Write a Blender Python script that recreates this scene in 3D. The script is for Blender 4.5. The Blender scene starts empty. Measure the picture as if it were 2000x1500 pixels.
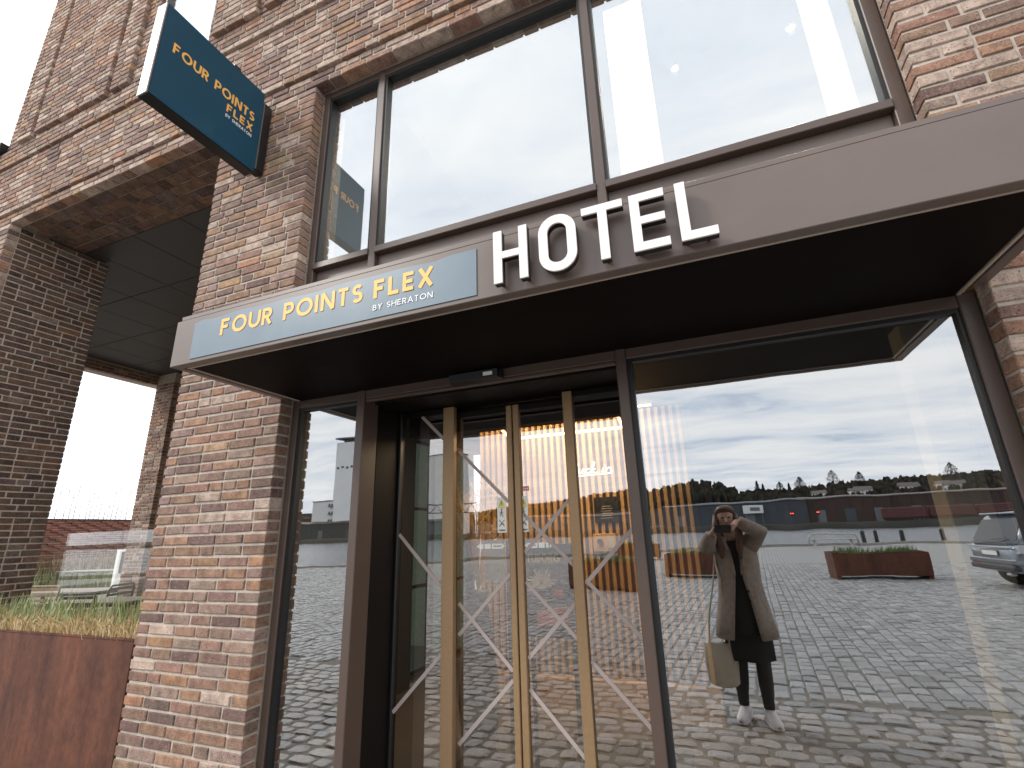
import bpy, bmesh, math, random
import numpy as np
from mathutils import Vector, Matrix

random.seed(7)
rng = np.random.default_rng(7)
sc = bpy.context.scene
COL = sc.collection
R = math.radians

# ------------------------------------------------------------------ camera
CAM = Vector((0.0, -2.30, 1.55))
FOC = 951.78            # focal length in pixels of a 2000 px wide picture
YAW, PITCH, ROLL = -0.376804, 0.296898, -0.031530
fw = Vector((math.sin(YAW) * math.cos(PITCH), math.cos(YAW) * math.cos(PITCH), math.sin(PITCH)))
rt = Vector((math.cos(YAW), -math.sin(YAW), 0))
up = rt.cross(fw)
rt, up = math.cos(ROLL) * rt + math.sin(ROLL) * up, -math.sin(ROLL) * rt + math.cos(ROLL) * up
cd = bpy.data.cameras.new("camera")
cam = bpy.data.objects.new("camera", cd)
COL.objects.link(cam)
cam.matrix_world = Matrix(((rt.x, up.x, -fw.x, CAM.x), (rt.y, up.y, -fw.y, CAM.y),
                           (rt.z, up.z, -fw.z, CAM.z), (0, 0, 0, 1)))
cd.sensor_width = 36
cd.lens = FOC / 2000 * 36
cd.clip_start = 0.01
cd.clip_end = 6000
sc.camera = cam

# ------------------------------------------------------------------ world
SUN_EL, SUN_AZ = R(38), R(-145)      # light comes from the front left, behind the viewer
w = bpy.data.worlds.new("World")
sc.world = w
w.use_nodes = True
nt = w.node_tree
nt.nodes.clear()
N = nt.nodes.new
L = nt.links.new
outw = N("ShaderNodeOutputWorld")
bg = N("ShaderNodeBackground")
sky = N("ShaderNodeTexSky")
sky.sky_type = 'NISHITA'
sky.sun_disc = False
sky.sun_elevation = SUN_EL
sky.sun_rotation = math.pi / 2 - SUN_AZ
tc = N("ShaderNodeTexCoord")
sep = N("ShaderNodeSeparateXYZ")
L(tc.outputs["Generated"], sep.inputs[0])
addz = N("ShaderNodeMath"); addz.operation = 'ADD'; addz.inputs[1].default_value = 0.10
absz = N("ShaderNodeMath"); absz.operation = 'ABSOLUTE'
L(sep.outputs[2], absz.inputs[0]); L(absz.outputs[0], addz.inputs[0])
dx = N("ShaderNodeMath"); dx.operation = 'DIVIDE'
dy = N("ShaderNodeMath"); dy.operation = 'DIVIDE'
L(sep.outputs[0], dx.inputs[0]); L(addz.outputs[0], dx.inputs[1])
L(sep.outputs[1], dy.inputs[0]); L(addz.outputs[0], dy.inputs[1])
cmb = N("ShaderNodeCombineXYZ")
L(dx.outputs[0], cmb.inputs[0]); L(dy.outputs[0], cmb.inputs[1])
mp = N("ShaderNodeMapping"); mp.inputs["Rotation"].default_value = (0, 0, R(20)); mp.inputs["Scale"].default_value = (0.55, 1.25, 1)
L(cmb.outputs[0], mp.inputs[0])
nz = N("ShaderNodeTexNoise"); nz.inputs["Scale"].default_value = 2.1; nz.inputs["Detail"].default_value = 7; nz.inputs["Roughness"].default_value = 0.6
nz.inputs["Distortion"].default_value = 0.4
L(mp.outputs[0], nz.inputs["Vector"])
r1 = N("ShaderNodeValToRGB")         # cloud brightness
r1.color_ramp.elements[0].position = 0.30; r1.color_ramp.elements[0].color = (0.67, 0.73, 0.83, 1)
r1.color_ramp.elements[1].position = 0.62; r1.color_ramp.elements[1].color = (1.0, 0.985, 0.97, 1)
L(nz.outputs[0], r1.inputs[0])
mul = N("ShaderNodeVectorMath"); mul.operation = 'SCALE'; mul.inputs["Scale"].default_value = 11.7
L(r1.outputs[0], mul.inputs[0])
r2 = N("ShaderNodeValToRGB")         # cloud cover
r2.color_ramp.elements[0].position = 0.22; r2.color_ramp.elements[0].color = (0.55, 0.55, 0.55, 1)
r2.color_ramp.elements[1].position = 0.42; r2.color_ramp.elements[1].color = (1, 1, 1, 1)
L(nz.outputs[0], r2.inputs[0])
mixw = N("ShaderNodeMixRGB")
L(r2.outputs[0], mixw.inputs[0]); L(sky.outputs[0], mixw.inputs[1]); L(mul.outputs[0], mixw.inputs[2])
L(mixw.outputs[0], bg.inputs[0])
bg.inputs[1].default_value = 0.10
L(bg.outputs[0], outw.inputs[0])

# ------------------------------------------------------------------ sun, exposure
sd = bpy.data.lights.new("sun", 'SUN')
sd.energy = 1.5
sd.angle = R(14)
sd.color = (1.0, 0.95, 0.88)
so = bpy.data.objects.new("sun", sd)
COL.objects.link(so)
sdir = Vector((math.cos(SUN_EL) * math.cos(SUN_AZ), math.cos(SUN_EL) * math.sin(SUN_AZ), math.sin(SUN_EL)))
so.rotation_euler = sdir.to_track_quat('Z', 'Y').to_euler()
so.location = (-10, -15, 20)
sc.view_settings.view_transform = 'Standard'
sc.view_settings.look = 'None'
sc.view_settings.exposure = 0.78
sc.view_settings.gamma = 1
sc.render.engine = 'CYCLES'
sc.cycles.use_denoising = True
sc.cycles.max_bounces = 10
sc.cycles.transparent_max_bounces = 16
sc.cycles.glossy_bounces = 5
sc.cycles.sample_clamp_indirect = 6

# ------------------------------------------------------------------ helpers
def tag(o, label=None, cat=None, group=None, kind=None):
    if label: o["label"] = label
    if cat: o["category"] = cat
    if group: o["group"] = group
    if kind: o["kind"] = kind
    return o

def empty(name, loc=(0, 0, 0), rz=0.0, parent=None):
    o = bpy.data.objects.new(name, None)
    o.empty_display_size = 0.1
    COL.objects.link(o)
    o.location = loc
    o.rotation_euler = (0, 0, rz)
    if parent: o.parent = parent
    return o

class MB:
    """collects polygons, then links them as one mesh object"""
    def __init__(s): s.v = []; s.f = []; s.c = []; s.m = []
    def add(s, vs, fs, col=None, mi=0):
        n = len(s.v)
        s.v.extend([tuple(p) for p in vs])
        for f in fs:
            s.f.append(tuple(i + n for i in f)); s.c.append(col); s.m.append(mi)
        return s
    def box(s, x0, x1, y0, y1, z0, z1, col=None, mi=0, bev=0.0):
        if bev <= 0:
            vs = [(x, y, z) for z in (z0, z1) for y in (y0, y1) for x in (x0, x1)]
            return s.add(vs, [(0, 2, 3, 1), (4, 5, 7, 6), (0, 1, 5, 4), (2, 6, 7, 3), (0, 4, 6, 2), (1, 3, 7, 5)], col, mi)
        b = min(bev, (x1 - x0) / 2.2, (y1 - y0) / 2.2, (z1 - z0) / 2.2)
        vs = []; idx = {}
        for X, sx in ((x0, 1), (x1, -1)):
            for Y, sy in ((y0, 1), (y1, -1)):
                for Z, sz in ((z0, 1), (z1, -1)):
                    k = (sx, sy, sz)
                    idx[k] = (len(vs), len(vs) + 1, len(vs) + 2)
                    vs += [(X, Y + sy * b, Z + sz * b), (X + sx * b, Y, Z + sz * b), (X + sx * b, Y + sy * b, Z)]
        fs = []
        for sx in (1, -1): fs.append(tuple(idx[(sx, a, c)][0] for a, c in ((1, 1), (1, -1), (-1, -1), (-1, 1))))
        for sy in (1, -1): fs.append(tuple(idx[(a, sy, c)][1] for a, c in ((1, 1), (1, -1), (-1, -1), (-1, 1))))
        for sz in (1, -1): fs.append(tuple(idx[(a, c, sz)][2] for a, c in ((1, 1), (1, -1), (-1, -1), (-1, 1))))
        for a in (1, -1):
            for c in (1, -1):
                fs.append((idx[(a, c, 1)][0], idx[(a, c, 1)][1], idx[(a, c, -1)][1], idx[(a, c, -1)][0]))
                fs.append((idx[(a, 1, c)][0], idx[(a, 1, c)][2], idx[(a, -1, c)][2], idx[(a, -1, c)][0]))
                fs.append((idx[(1, a, c)][1], idx[(1, a, c)][2], idx[(-1, a, c)][2], idx[(-1, a, c)][1]))
        for k in idx: fs.append(idx[k])
        return s.add(vs, fs, col, mi)
    def obox(s, c, ax, ay, az, hx, hy, hz, col=None, mi=0):
        c = Vector(c); ax = Vector(ax).normalized() * hx; ay = Vector(ay).normalized() * hy; az = Vector(az).normalized() * hz
        vs = [c + a * ax + b * ay + d * az for d in (-1, 1) for b in (-1, 1) for a in (-1, 1)]
        return s.add(vs, [(0, 2, 3, 1), (4, 5, 7, 6), (0, 1, 5, 4), (2, 6, 7, 3), (0, 4, 6, 2), (1, 3, 7, 5)], col, mi)
    def tube(s, pts, rad, n=8, col=None, cap=True, mi=0):
        pts = [Vector(p) for p in pts]
        if not hasattr(rad, '__len__'): rad = [rad] * len(pts)
        rings = []
        prev = None
        for i, p in enumerate(pts):
            t = (pts[min(i + 1, len(pts) - 1)] - pts[max(i - 1, 0)]).normalized()
            if prev is None:
                a = t.orthogonal().normalized()
            else:
                a = (prev - prev.dot(t) * t).normalized()
            prev = a
            b = t.cross(a)
            rings.append([p + rad[i] * (math.cos(2 * math.pi * k / n) * a + math.sin(2 * math.pi * k / n) * b) for k in range(n)])
        s.loft(rings, col, cap, mi=mi)
        return s
    def loft(s, rings, col=None, cap=True, closed=True, mi=0):
        n = len(rings[0]); vs = [p for r in rings for p in r]; fs = []
        for i in range(len(rings) - 1):
            for k in range(n if closed else n - 1):
                k2 = (k + 1) % n
                fs.append((i * n + k, i * n + k2, (i + 1) * n + k2, (i + 1) * n + k))
        if cap and closed:
            fs.append(tuple(range(n - 1, -1, -1)))
            fs.append(tuple((len(rings) - 1) * n + k for k in range(n)))
        return s.add(vs, fs, col, mi)
    def prism(s, poly, o, u, v, d, col=None, mi=0):
        """polygon of 2D points in the frame o,u,v, extruded by vector d"""
        o = Vector(o); u = Vector(u); v = Vector(v); d = Vector(d)
        a = [o + p[0] * u + p[1] * v for p in poly]; b = [p + d for p in a]; n = len(poly)
        fs = [tuple(range(n)), tuple(range(2 * n - 1, n - 1, -1))]
        for k in range(n): fs.append((k, k + n, (k + 1) % n + n, (k + 1) % n))
        return s.add(a + b, fs, col, mi)
    def build(s, name, mat, parent=None, smooth=False, kind=None):
        me = bpy.data.meshes.new(name)
        me.from_pydata(s.v, [], s.f)
        for m in (mat if isinstance(mat, (list, tuple)) else [mat]):
            me.materials.append(m)
        if isinstance(mat, (list, tuple)): me.polygons.foreach_set("material_index", s.m)
        if any(c is not None for c in s.c):
            at = me.color_attributes.new("Col", 'FLOAT_COLOR', 'CORNER')
            buf = np.ones((len(me.loops), 4), np.float32)
            i = 0
            for f, c in zip(s.f, s.c):
                k = len(f)
                if c is not None: buf[i:i + k, :3] = c
                i += k
            at.data.foreach_set("color", buf.ravel())
        if smooth: me.polygons.foreach_set("use_smooth", [True] * len(me.polygons))
        me.update()
        o = bpy.data.objects.new(name, me)
        COL.objects.link(o)
        if parent: o.parent = parent
        if kind: o["kind"] = kind
        return o

def fixnormals(o):
    bm = bmesh.new(); bm.from_mesh(o.data)
    bmesh.ops.recalc_face_normals(bm, faces=bm.faces)
    bm.to_mesh(o.data); bm.free()
    return o

def copy_tree(o, parent=None):
    c = o.copy(); COL.objects.link(c); c.parent = parent
    for ch in list(o.children): copy_tree(ch, c)
    return c

# ------------------------------------------------------------------ materials
MATS = {}
def mat(name, col=(0.5, 0.5, 0.5), rough=0.6, metal=0.0, spec=0.5, noise=0.0, nscale=8.0, bump=0.0, bscale=60.0, attr=False,
        coat=0.0, emit=None, estr=0.0, stretch=None, bdist=0.01):
    m = bpy.data.materials.new(name); m.use_nodes = True
    t = m.node_tree; b = t.nodes["Principled BSDF"]
    b.inputs["Base Color"].default_value = (*col, 1); b.inputs["Roughness"].default_value = rough
    b.inputs["Metallic"].default_value = metal; b.inputs["Specular IOR Level"].default_value = spec
    if coat: b.inputs["Coat Weight"].default_value = coat
    if emit: b.inputs["Emission Color"].default_value = (*emit, 1); b.inputs["Emission Strength"].default_value = estr
    tcn = t.nodes.new("ShaderNodeTexCoord")
    vec = tcn.outputs["Object"]
    if stretch:
        mpn = t.nodes.new("ShaderNodeMapping"); mpn.inputs["Scale"].default_value = stretch
        t.links.new(vec, mpn.inputs[0]); vec = mpn.outputs[0]
    src = None
    if attr:
        a = t.nodes.new("ShaderNodeAttribute"); a.attribute_name = "Col"; src = a.outputs["Color"]
    if noise > 0:
        n = t.nodes.new("ShaderNodeTexNoise"); n.inputs["Scale"].default_value = nscale; n.inputs["Detail"].default_value = 6
        n.inputs["Roughness"].default_value = 0.65
        t.links.new(vec, n.inputs["Vector"])
        mr = t.nodes.new("ShaderNodeMapRange")
        mr.inputs[1].default_value = 0.3; mr.inputs[2].default_value = 0.7
        mr.inputs[3].default_value = 1 - noise; mr.inputs[4].default_value = 1 + noise
        t.links.new(n.outputs[0], mr.inputs[0])
        mx = t.nodes.new("ShaderNodeVectorMath"); mx.operation = 'SCALE'
        if src is not None: t.links.new(src, mx.inputs[0])
        else: mx.inputs[0].default_value = col
        t.links.new(mr.outputs[0], mx.inputs["Scale"])
        src = mx.outputs[0]
        rr = t.nodes.new("ShaderNodeMapRange"); rr.inputs[3].default_value = max(0.02, rough - 0.08); rr.inputs[4].default_value = min(1, rough + 0.1)
        t.links.new(n.outputs[0], rr.inputs[0]); t.links.new(rr.outputs[0], b.inputs["Roughness"])
    if src is not None: t.links.new(src, b.inputs["Base Color"])
    if bump > 0:
        n2 = t.nodes.new("ShaderNodeTexNoise"); n2.inputs["Scale"].default_value = bscale; n2.inputs["Detail"].default_value = 5
        t.links.new(vec, n2.inputs["Vector"])
        bp = t.nodes.new("ShaderNodeBump"); bp.inputs["Strength"].default_value = bump; bp.inputs["Distance"].default_value = bdist
        t.links.new(n2.outputs[0], bp.inputs["Height"]); t.links.new(bp.outputs[0], b.inputs["Normal"])
    MATS[name] = m
    return m

def brick_mat(name):
    """fired clay: colour of each brick from its attribute, burnt smudges, pale lime smears, pitted face"""
    m = bpy.data.materials.new(name); m.use_nodes = True
    t = m.node_tree; b = t.nodes["Principled BSDF"]; nn = t.nodes.new; ll = t.links.new
    b.inputs["Roughness"].default_value = 0.82; b.inputs["Specular IOR Level"].default_value = 0.35
    geo = nn("ShaderNodeNewGeometry")
    a = nn("ShaderNodeAttribute"); a.attribute_name = "Col"
    def noise(sc_, det=6, rgh=0.65):
        n = nn("ShaderNodeTexNoise"); n.inputs["Scale"].default_value = sc_; n.inputs["Detail"].default_value = det
        n.inputs["Roughness"].default_value = rgh; ll(geo.outputs["Position"], n.inputs["Vector"]); return n
    def ramp(src, p0, p1, c0, c1):
        r = nn("ShaderNodeValToRGB"); r.color_ramp.elements[0].position = p0; r.color_ramp.elements[1].position = p1
        r.color_ramp.elements[0].color = (*c0, 1); r.color_ramp.elements[1].color = (*c1, 1); ll(src, r.inputs[0]); return r
    n1 = noise(14)
    sm = ramp(n1.outputs[0], 0.32, 0.66, (0.55, 0.50, 0.49), (1.25, 1.20, 1.15))
    mx = nn("ShaderNodeMixRGB"); mx.blend_type = 'MULTIPLY'; mx.inputs[0].default_value = 1
    ll(a.outputs["Color"], mx.inputs[1]); ll(sm.outputs[0], mx.inputs[2])
    n2 = noise(75, 4)
    sp = ramp(n2.outputs[0], 0.57, 0.68, (0, 0, 0), (0.6, 0.6, 0.6))
    mx2 = nn("ShaderNodeMixRGB"); mx2.inputs[2].default_value = (0.42, 0.35, 0.30, 1)
    ll(sp.outputs[0], mx2.inputs[0]); ll(mx.outputs[0], mx2.inputs[1])
    n3 = noise(120, 3)
    dk = ramp(n3.outputs[0], 0.32, 0.45, (0.35, 0.32, 0.3), (1, 1, 1))
    mx3 = nn("ShaderNodeMixRGB"); mx3.blend_type = 'MULTIPLY'; mx3.inputs[0].default_value = 1
    ll(mx2.outputs[0], mx3.inputs[1]); ll(dk.outputs[0], mx3.inputs[2])
    ll(mx3.outputs[0], b.inputs["Base Color"])
    nb = noise(90, 8, 0.7)
    bp = nn("ShaderNodeBump"); bp.inputs["Strength"].default_value = 1.0; bp.inputs["Distance"].default_value = 0.009
    ll(nb.outputs[0], bp.inputs["Height"]); ll(bp.outputs[0], b.inputs["Normal"])
    return m

def glass_mat(name, base, tint, trans=(0.9, 0.92, 0.92), wave=0.0):
    """coated facade glass: mirror-like coating over a clear pane"""
    m = bpy.data.materials.new(name); m.use_nodes = True
    t = m.node_tree; t.nodes.clear(); nn = t.nodes.new; ll = t.links.new
    o = nn("ShaderNodeOutputMaterial"); mxs = nn("ShaderNodeMixShader"); g = nn("ShaderNodeBsdfGlossy"); tr = nn("ShaderNodeBsdfTransparent")
    g.inputs["Roughness"].default_value = 0.0; g.inputs["Color"].default_value = (*tint, 1); tr.inputs["Color"].default_value = (*trans, 1)
    lw = nn("ShaderNodeLayerWeight"); lw.inputs["Blend"].default_value = 0.5
    pw = nn("ShaderNodeMath"); pw.operation = 'POWER'; pw.inputs[1].default_value = 4.0
    mr = nn("ShaderNodeMapRange"); mr.inputs[3].default_value = base; mr.inputs[4].default_value = 1
    ll(lw.outputs["Facing"], pw.inputs[0]); ll(pw.outputs[0], mr.inputs[0]); ll(mr.outputs[0], mxs.inputs[0])
    if wave:
        geo = nn("ShaderNodeNewGeometry")
        n = nn("ShaderNodeTexNoise"); n.inputs["Scale"].default_value = 2.2; n.inputs["Detail"].default_value = 2
        ll(geo.outputs["Position"], n.inputs["Vector"])
        bp = nn("ShaderNodeBump"); bp.inputs["Strength"].default_value = 1.0; bp.inputs["Distance"].default_value = wave
        ll(n.outputs[0], bp.inputs["Height"]); ll(bp.outputs[0], g.inputs["Normal"])
    ll(tr.outputs[0], mxs.inputs[1]); ll(g.outputs[0], mxs.inputs[2]); ll(mxs.outputs[0], o.inputs[0])
    return m

M_BRICK = brick_mat("fired brick")
M_MORTAR = mat("mortar", (0.47, 0.405, 0.345), 0.9, noise=0.22, nscale=20, bump=0.5, bscale=180, bdist=0.004)
M_BRONZE = mat("bronze coated metal", (0.085, 0.058, 0.047), 0.38, spec=0.5, noise=0.06, nscale=5, bump=0.03, bscale=300)
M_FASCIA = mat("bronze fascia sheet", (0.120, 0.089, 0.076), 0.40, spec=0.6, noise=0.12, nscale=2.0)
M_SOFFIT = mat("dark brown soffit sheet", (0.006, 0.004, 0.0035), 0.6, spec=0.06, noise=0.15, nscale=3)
M_TRIM = mat("champagne shadow gap trim", (0.42, 0.35, 0.29), 0.4, noise=0.08)
M_BLACK = mat("black gasket", (0.008, 0.008, 0.009), 0.5)
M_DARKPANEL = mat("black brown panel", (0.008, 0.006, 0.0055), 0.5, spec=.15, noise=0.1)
M_GOLD = mat("bronze gold anodised stile", (0.33, 0.215, 0.115), 0.45, metal=0.35, noise=0.08, nscale=40)
M_GLASSUP = glass_mat("upper coated glass", 0.46, (0.93, 0.965, 1.0), (0.94, 0.97, 0.98), 0.0006)
M_GLASSLO = glass_mat("shopfront coated glass", 0.40, (0.93, 0.965, 1.0), (0.80, 0.82, 0.80), 0.0008)
M_GLASSDOOR = glass_mat("door glass", 0.29, (1.0, 0.955, 0.95), (0.84, 0.83, 0.80), 0.0010)
M_CLEAR = glass_mat("clear glass", 0.05, (1, 1, 1), (0.96, 0.97, 0.965))
M_SCREEN = glass_mat("screen glass", 0.05, (1, 1, 1), (0.97, 0.975, 0.97))
M_SIDEPANE = glass_mat("greenish side glass", 0.06, (1, 1, 1), (0.72, 0.90, 0.84))
M_PASS = glass_mat("glass edge", 0.03, (0.7, 0.9, 0.85), (0.93, 0.96, 0.95))
M_WHITE = mat("white acrylic", (0.80, 0.74, 0.72), 0.35)
M_WALLWHITE = mat("white plaster", (0.78, 0.78, 0.75), 0.8, noise=0.03)
M_BLUE = mat("petrol blue sign sheet", (0.008, 0.058, 0.100), 0.42, spec=0.25, noise=0.06, nscale=2)
M_PANELBLUE = mat("blue grey sign film", (0.125, 0.178, 0.222), 0.32, spec=0.6, noise=0.06, nscale=3, bump=0.02, bscale=20)
M_YELLOW = mat("warm yellow lettering", (0.86, 0.46, 0.10), 0.5)
M_WHITETXT = mat("white lettering", (0.85, 0.85, 0.85), 0.5)
M_BLACKMETAL = mat("black sign metal", (0.010, 0.010, 0.011), 0.35)
M_ENDPLATE = mat("pale sign edge", (0.40, 0.36, 0.34), 0.4)
def corten_mat():
    m = bpy.data.materials.new("weathered corten steel"); m.use_nodes = True
    t = m.node_tree; b_ = t.nodes["Principled BSDF"]; nn = t.nodes.new; ll = t.links.new
    b_.inputs["Roughness"].default_value = .72; b_.inputs["Specular IOR Level"].default_value = .35
    g = nn("ShaderNodeNewGeometry")
    def noise(sc_, st, det=6):
        mp_ = nn("ShaderNodeMapping"); mp_.inputs["Scale"].default_value = st; ll(g.outputs["Position"], mp_.inputs[0])
        n = nn("ShaderNodeTexNoise"); n.inputs["Scale"].default_value = sc_; n.inputs["Detail"].default_value = det; n.inputs["Roughness"].default_value = .7; ll(mp_.outputs[0], n.inputs["Vector"]); return n
    n1 = noise(3.2, (1.6, 1.6, .28)); n2 = noise(16, (1, 1, .8)); n3 = noise(60, (1, 1, 1), 4)
    r_ = nn("ShaderNodeValToRGB"); r_.color_ramp.elements[0].position = .32; r_.color_ramp.elements[0].color = (.070, .027, .019, 1); r_.color_ramp.elements[1].position = .68; r_.color_ramp.elements[1].color = (.165, .062, .034, 1)
    ll(n1.outputs[0], r_.inputs[0])
    r2_ = nn("ShaderNodeValToRGB"); r2_.color_ramp.elements[0].position = .35; r2_.color_ramp.elements[0].color = (.62, .58, .56, 1); r2_.color_ramp.elements[1].position = .65; r2_.color_ramp.elements[1].color = (1.15, 1.12, 1.1, 1)
    ll(n2.outputs[0], r2_.inputs[0])
    mx = nn("ShaderNodeMixRGB"); mx.blend_type = 'MULTIPLY'; mx.inputs[0].default_value = .75; ll(r_.outputs[0], mx.inputs[1]); ll(r2_.outputs[0], mx.inputs[2]); ll(mx.outputs[0], b_.inputs["Base Color"])
    bp = nn("ShaderNodeBump"); bp.inputs["Strength"].default_value = .3; bp.inputs["Distance"].default_value = .003; ll(n3.outputs[0], bp.inputs["Height"]); ll(bp.outputs[0], b_.inputs["Normal"])
    return m
M_CORTEN = corten_mat()
M_LED = mat("warm led strip", (1, 0.85, 0.6), 0.5, emit=(1.0, 0.66, 0.25), estr=5.0)
M_SPOT = mat("warm downlight lens", (1, 0.9, 0.7), 0.5, emit=(1.0, 0.72, 0.36), estr=9.0)
M_WOOD = mat("oak slat", (0.44, 0.25, 0.105), 0.55, noise=0.25, nscale=12, stretch=(6, 6, 0.6))
M_WOODDK = mat("dark wood backing", (0.060, 0.032, 0.018), 0.7, noise=0.2)
M_FLOORIN = mat("lobby floor", (0.11, 0.085, 0.065), 0.5, noise=0.2, nscale=4)
M_DARKWALL = mat("dark lobby wall", (0.035, 0.032, 0.030), 0.7, noise=0.1)
M_TAPE = mat("frosted grey tape", (0.40, 0.34, 0.32), 0.6)
M_STEELPANEL = mat("dark loggia ceiling panel", (0.050, 0.045, 0.042), 0.5, spec=0.35, noise=0.12, nscale=4)

# ------------------------------------------------------------------ ground, water, far land
PI_ = 0.06703      # brick course
quay_poly = [(-75, 21.0), (-23, -20.0), (3.0, -40.3), (15.0, -42.8), (60, -52.0), (60, 40), (-75, 40)]
M_JOINT = mat("sanded joint", (0.17, 0.152, 0.13), 0.95, noise=0.3, nscale=20)

def far_sett_mat():
    m = bpy.data.materials.new("granite sett paving"); m.use_nodes = True
    t = m.node_tree; b = t.nodes["Principled BSDF"]; nn = t.nodes.new; ll = t.links.new
    tcn = nn("ShaderNodeTexCoord"); mpn = nn("ShaderNodeMapping"); mpn.inputs["Rotation"].default_value = (0, 0, R(90 - 4))
    ll(tcn.outputs["Object"], mpn.inputs[0])
    bk = nn("ShaderNodeTexBrick"); bk.inputs["Scale"].default_value = 1.0
    bk.inputs["Brick Width"].default_value = 0.205; bk.inputs["Row Height"].default_value = 0.150
    bk.inputs["Mortar Size"].default_value = 0.011; bk.inputs["Mortar Smooth"].default_value = 0.4
    bk.inputs["Color1"].default_value = (0.26, 0.25, 0.235, 1); bk.inputs["Color2"].default_value = (0.33, 0.315, 0.295, 1); bk.inputs["Mortar"].default_value = (0.10, 0.09, 0.08, 1)
    nz_ = nn("ShaderNodeTexNoise"); nz_.inputs["Scale"].default_value = 3; ll(tcn.outputs["Object"], nz_.inputs["Vector"])
    av = nn("ShaderNodeMixRGB"); av.blend_type = 'LINEAR_LIGHT'; av.inputs[0].default_value = 0.03
    ll(mpn.outputs[0], av.inputs[1]); ll(nz_.outputs[1], av.inputs[2]); ll(av.outputs[0], bk.inputs["Vector"])
    ll(bk.outputs[0], b.inputs["Base Color"])
    b.inputs["Roughness"].default_value = 0.55
    bp = nn("ShaderNodeBump"); bp.inputs["Strength"].default_value = 0.8; bp.inputs["Distance"].default_value = 0.02; bp.invert = True
    ll(bk.outputs[1], bp.inputs["Height"]); ll(bp.outputs[0], b.inputs["Normal"])
    return m
M_FARSETT = far_sett_mat()
M_STONE = mat("granite sett", (0.24, 0.22, 0.2), 0.55, attr=True, noise=0.28, nscale=24, bump=0.6, bscale=60, bdist=0.008)
M_QUAYWALL = mat("quay wall concrete", (0.22, 0.21, 0.195), 0.85, noise=0.3, nscale=0.6)
M_WATER = mat("harbour water", (0.018, 0.030, 0.038), 0.2, spec=0.6, bump=1.0, bscale=0.8, bdist=0.5)

def poly_sheet(name, poly, z, m, skirt=None):
    b = MB(); n = len(poly)
    b.add([(x, y, z) for x, y in poly], [tuple(range(n))])
    if skirt is not None:
        b.add([(x, y, z - 0.001) for x, y in poly] + [(x, y, skirt) for x, y in poly], [(k, k + n, (k + 1) % n + n, (k + 1) % n) for k in range(n)], mi=1)
        return b.build(name, [m, M_QUAYWALL])
    return b.build(name, m)
quay = tag(poly_sheet("quay_paving", quay_poly, -0.055, M_FARSETT, -4.0), "cobbled granite quay in front of the hotel running to the water", "paving", kind="structure")
fixnormals(quay)
b = MB(); b.box(-2500, 2500, -3000, 800, -1.35, -1.3)
tag(b.build("water", M_WATER), "grey harbour basin beyond the quay edge", "water", kind="structure")

# kerb stones along the quay edge
kb = MB()
for (x0, y0), (x1, y1) in zip(quay_poly[:4], quay_poly[1:5]):
    d = Vector((x1 - x0, y1 - y0, 0)); ln = d.length; d.normalize(); nrm = Vector((-d.y, d.x, 0))
    k = int(ln / 1.2)
    for i in range(k):
        c = Vector((x0, y0, 0.03)) + d * (ln * (i + .5) / k) + nrm * 0.22
        kb.obox(c, d, nrm, (0, 0, 1), ln / k * .49, 0.21, 0.08)
tag(kb.build("quay_kerb", mat("kerb granite", (0.30, 0.28, 0.25), .7, noise=.25, nscale=3)), "pale stone kerb along the water's edge", "kerb", kind="structure")

# granite setts: rows running away from the wall; near strip of rounder cobbles along it
def sett(cx, cy, lx, ly, h, rnd, base):
    j = lambda a: random.uniform(-a, a)
    hx, hy = lx / 2, ly / 2
    q = 0.16 + rnd * 0.5
    ring0 = [(cx + sx * (hx + j(.006)), cy + sy * (hy + j(.006)), -0.058) for sx, sy in ((-1, -1), (1, -1), (1, 1), (-1, 1))]
    b_ = 0.22 * min(hx, hy) * (1 + rnd * 1.5)
    t = h + j(.006)
    if rnd < 0.4:
        r1 = [(x * 1.0, y, -0.012 + t) for x, y, z in ring0]
        ix, iy = hx - b_, hy - b_
        r2 = [(cx + sx * ix + j(.004), cy + sy * iy + j(.004), t + j(.004)) for sx, sy in ((-1, -1), (1, -1), (1, 1), (-1, 1))]
        vs = ring0 + r1 + r2
        fs = [(8, 9, 10, 11)]
        for k in range(4):
            k2 = (k + 1) % 4
            fs += [(k, k2, 4 + k2, 4 + k), (4 + k, 4 + k2, 8 + k2, 8 + k)]
        return vs, fs
    n = 8; vs = []; fs = []
    for rr, zz in ((1.0, -0.058), (0.985, -0.012 + t), (0.86, -0.002 + t), (0.5, t + 0.001)):
        for k in range(n):
            a = 2 * math.pi * (k + .5) / n
            px = math.copysign(abs(math.cos(a)) ** .55, math.cos(a)); py = math.copysign(abs(math.sin(a)) ** .55, math.sin(a))
            vs.append((cx + px * hx * rr * .98 + j(.006), cy + py * hy * rr * .98 + j(.006), zz + j(.003)))
    for i in range(3):
        for k in range(n):
            k2 = (k + 1) % n
            fs.append((i * n + k, i * n + k2, (i + 1) * n + k2, (i + 1) * n + k))
    fs.append(tuple(3 * n + k for k in range(n)))
    return vs, fs

def stone_col(warm):
    g = random.uniform(0.24, 0.34)
    if random.random() < 0.06: g *= 1.2
    if random.random() < 0.18: g *= 0.78
    wv = random.uniform(0, warm)
    return (g * (1 + wv * .5), g * (1 + wv * .12), g * (1 - wv * .25))

bed = MB(); bed.box(-26, 9, -22, -0.02, -0.054, -0.016)
bedo = tag(bed.build("paving_bed", M_JOINT), "dark sand bed between the granite setts", "paving", kind="structure")

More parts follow.
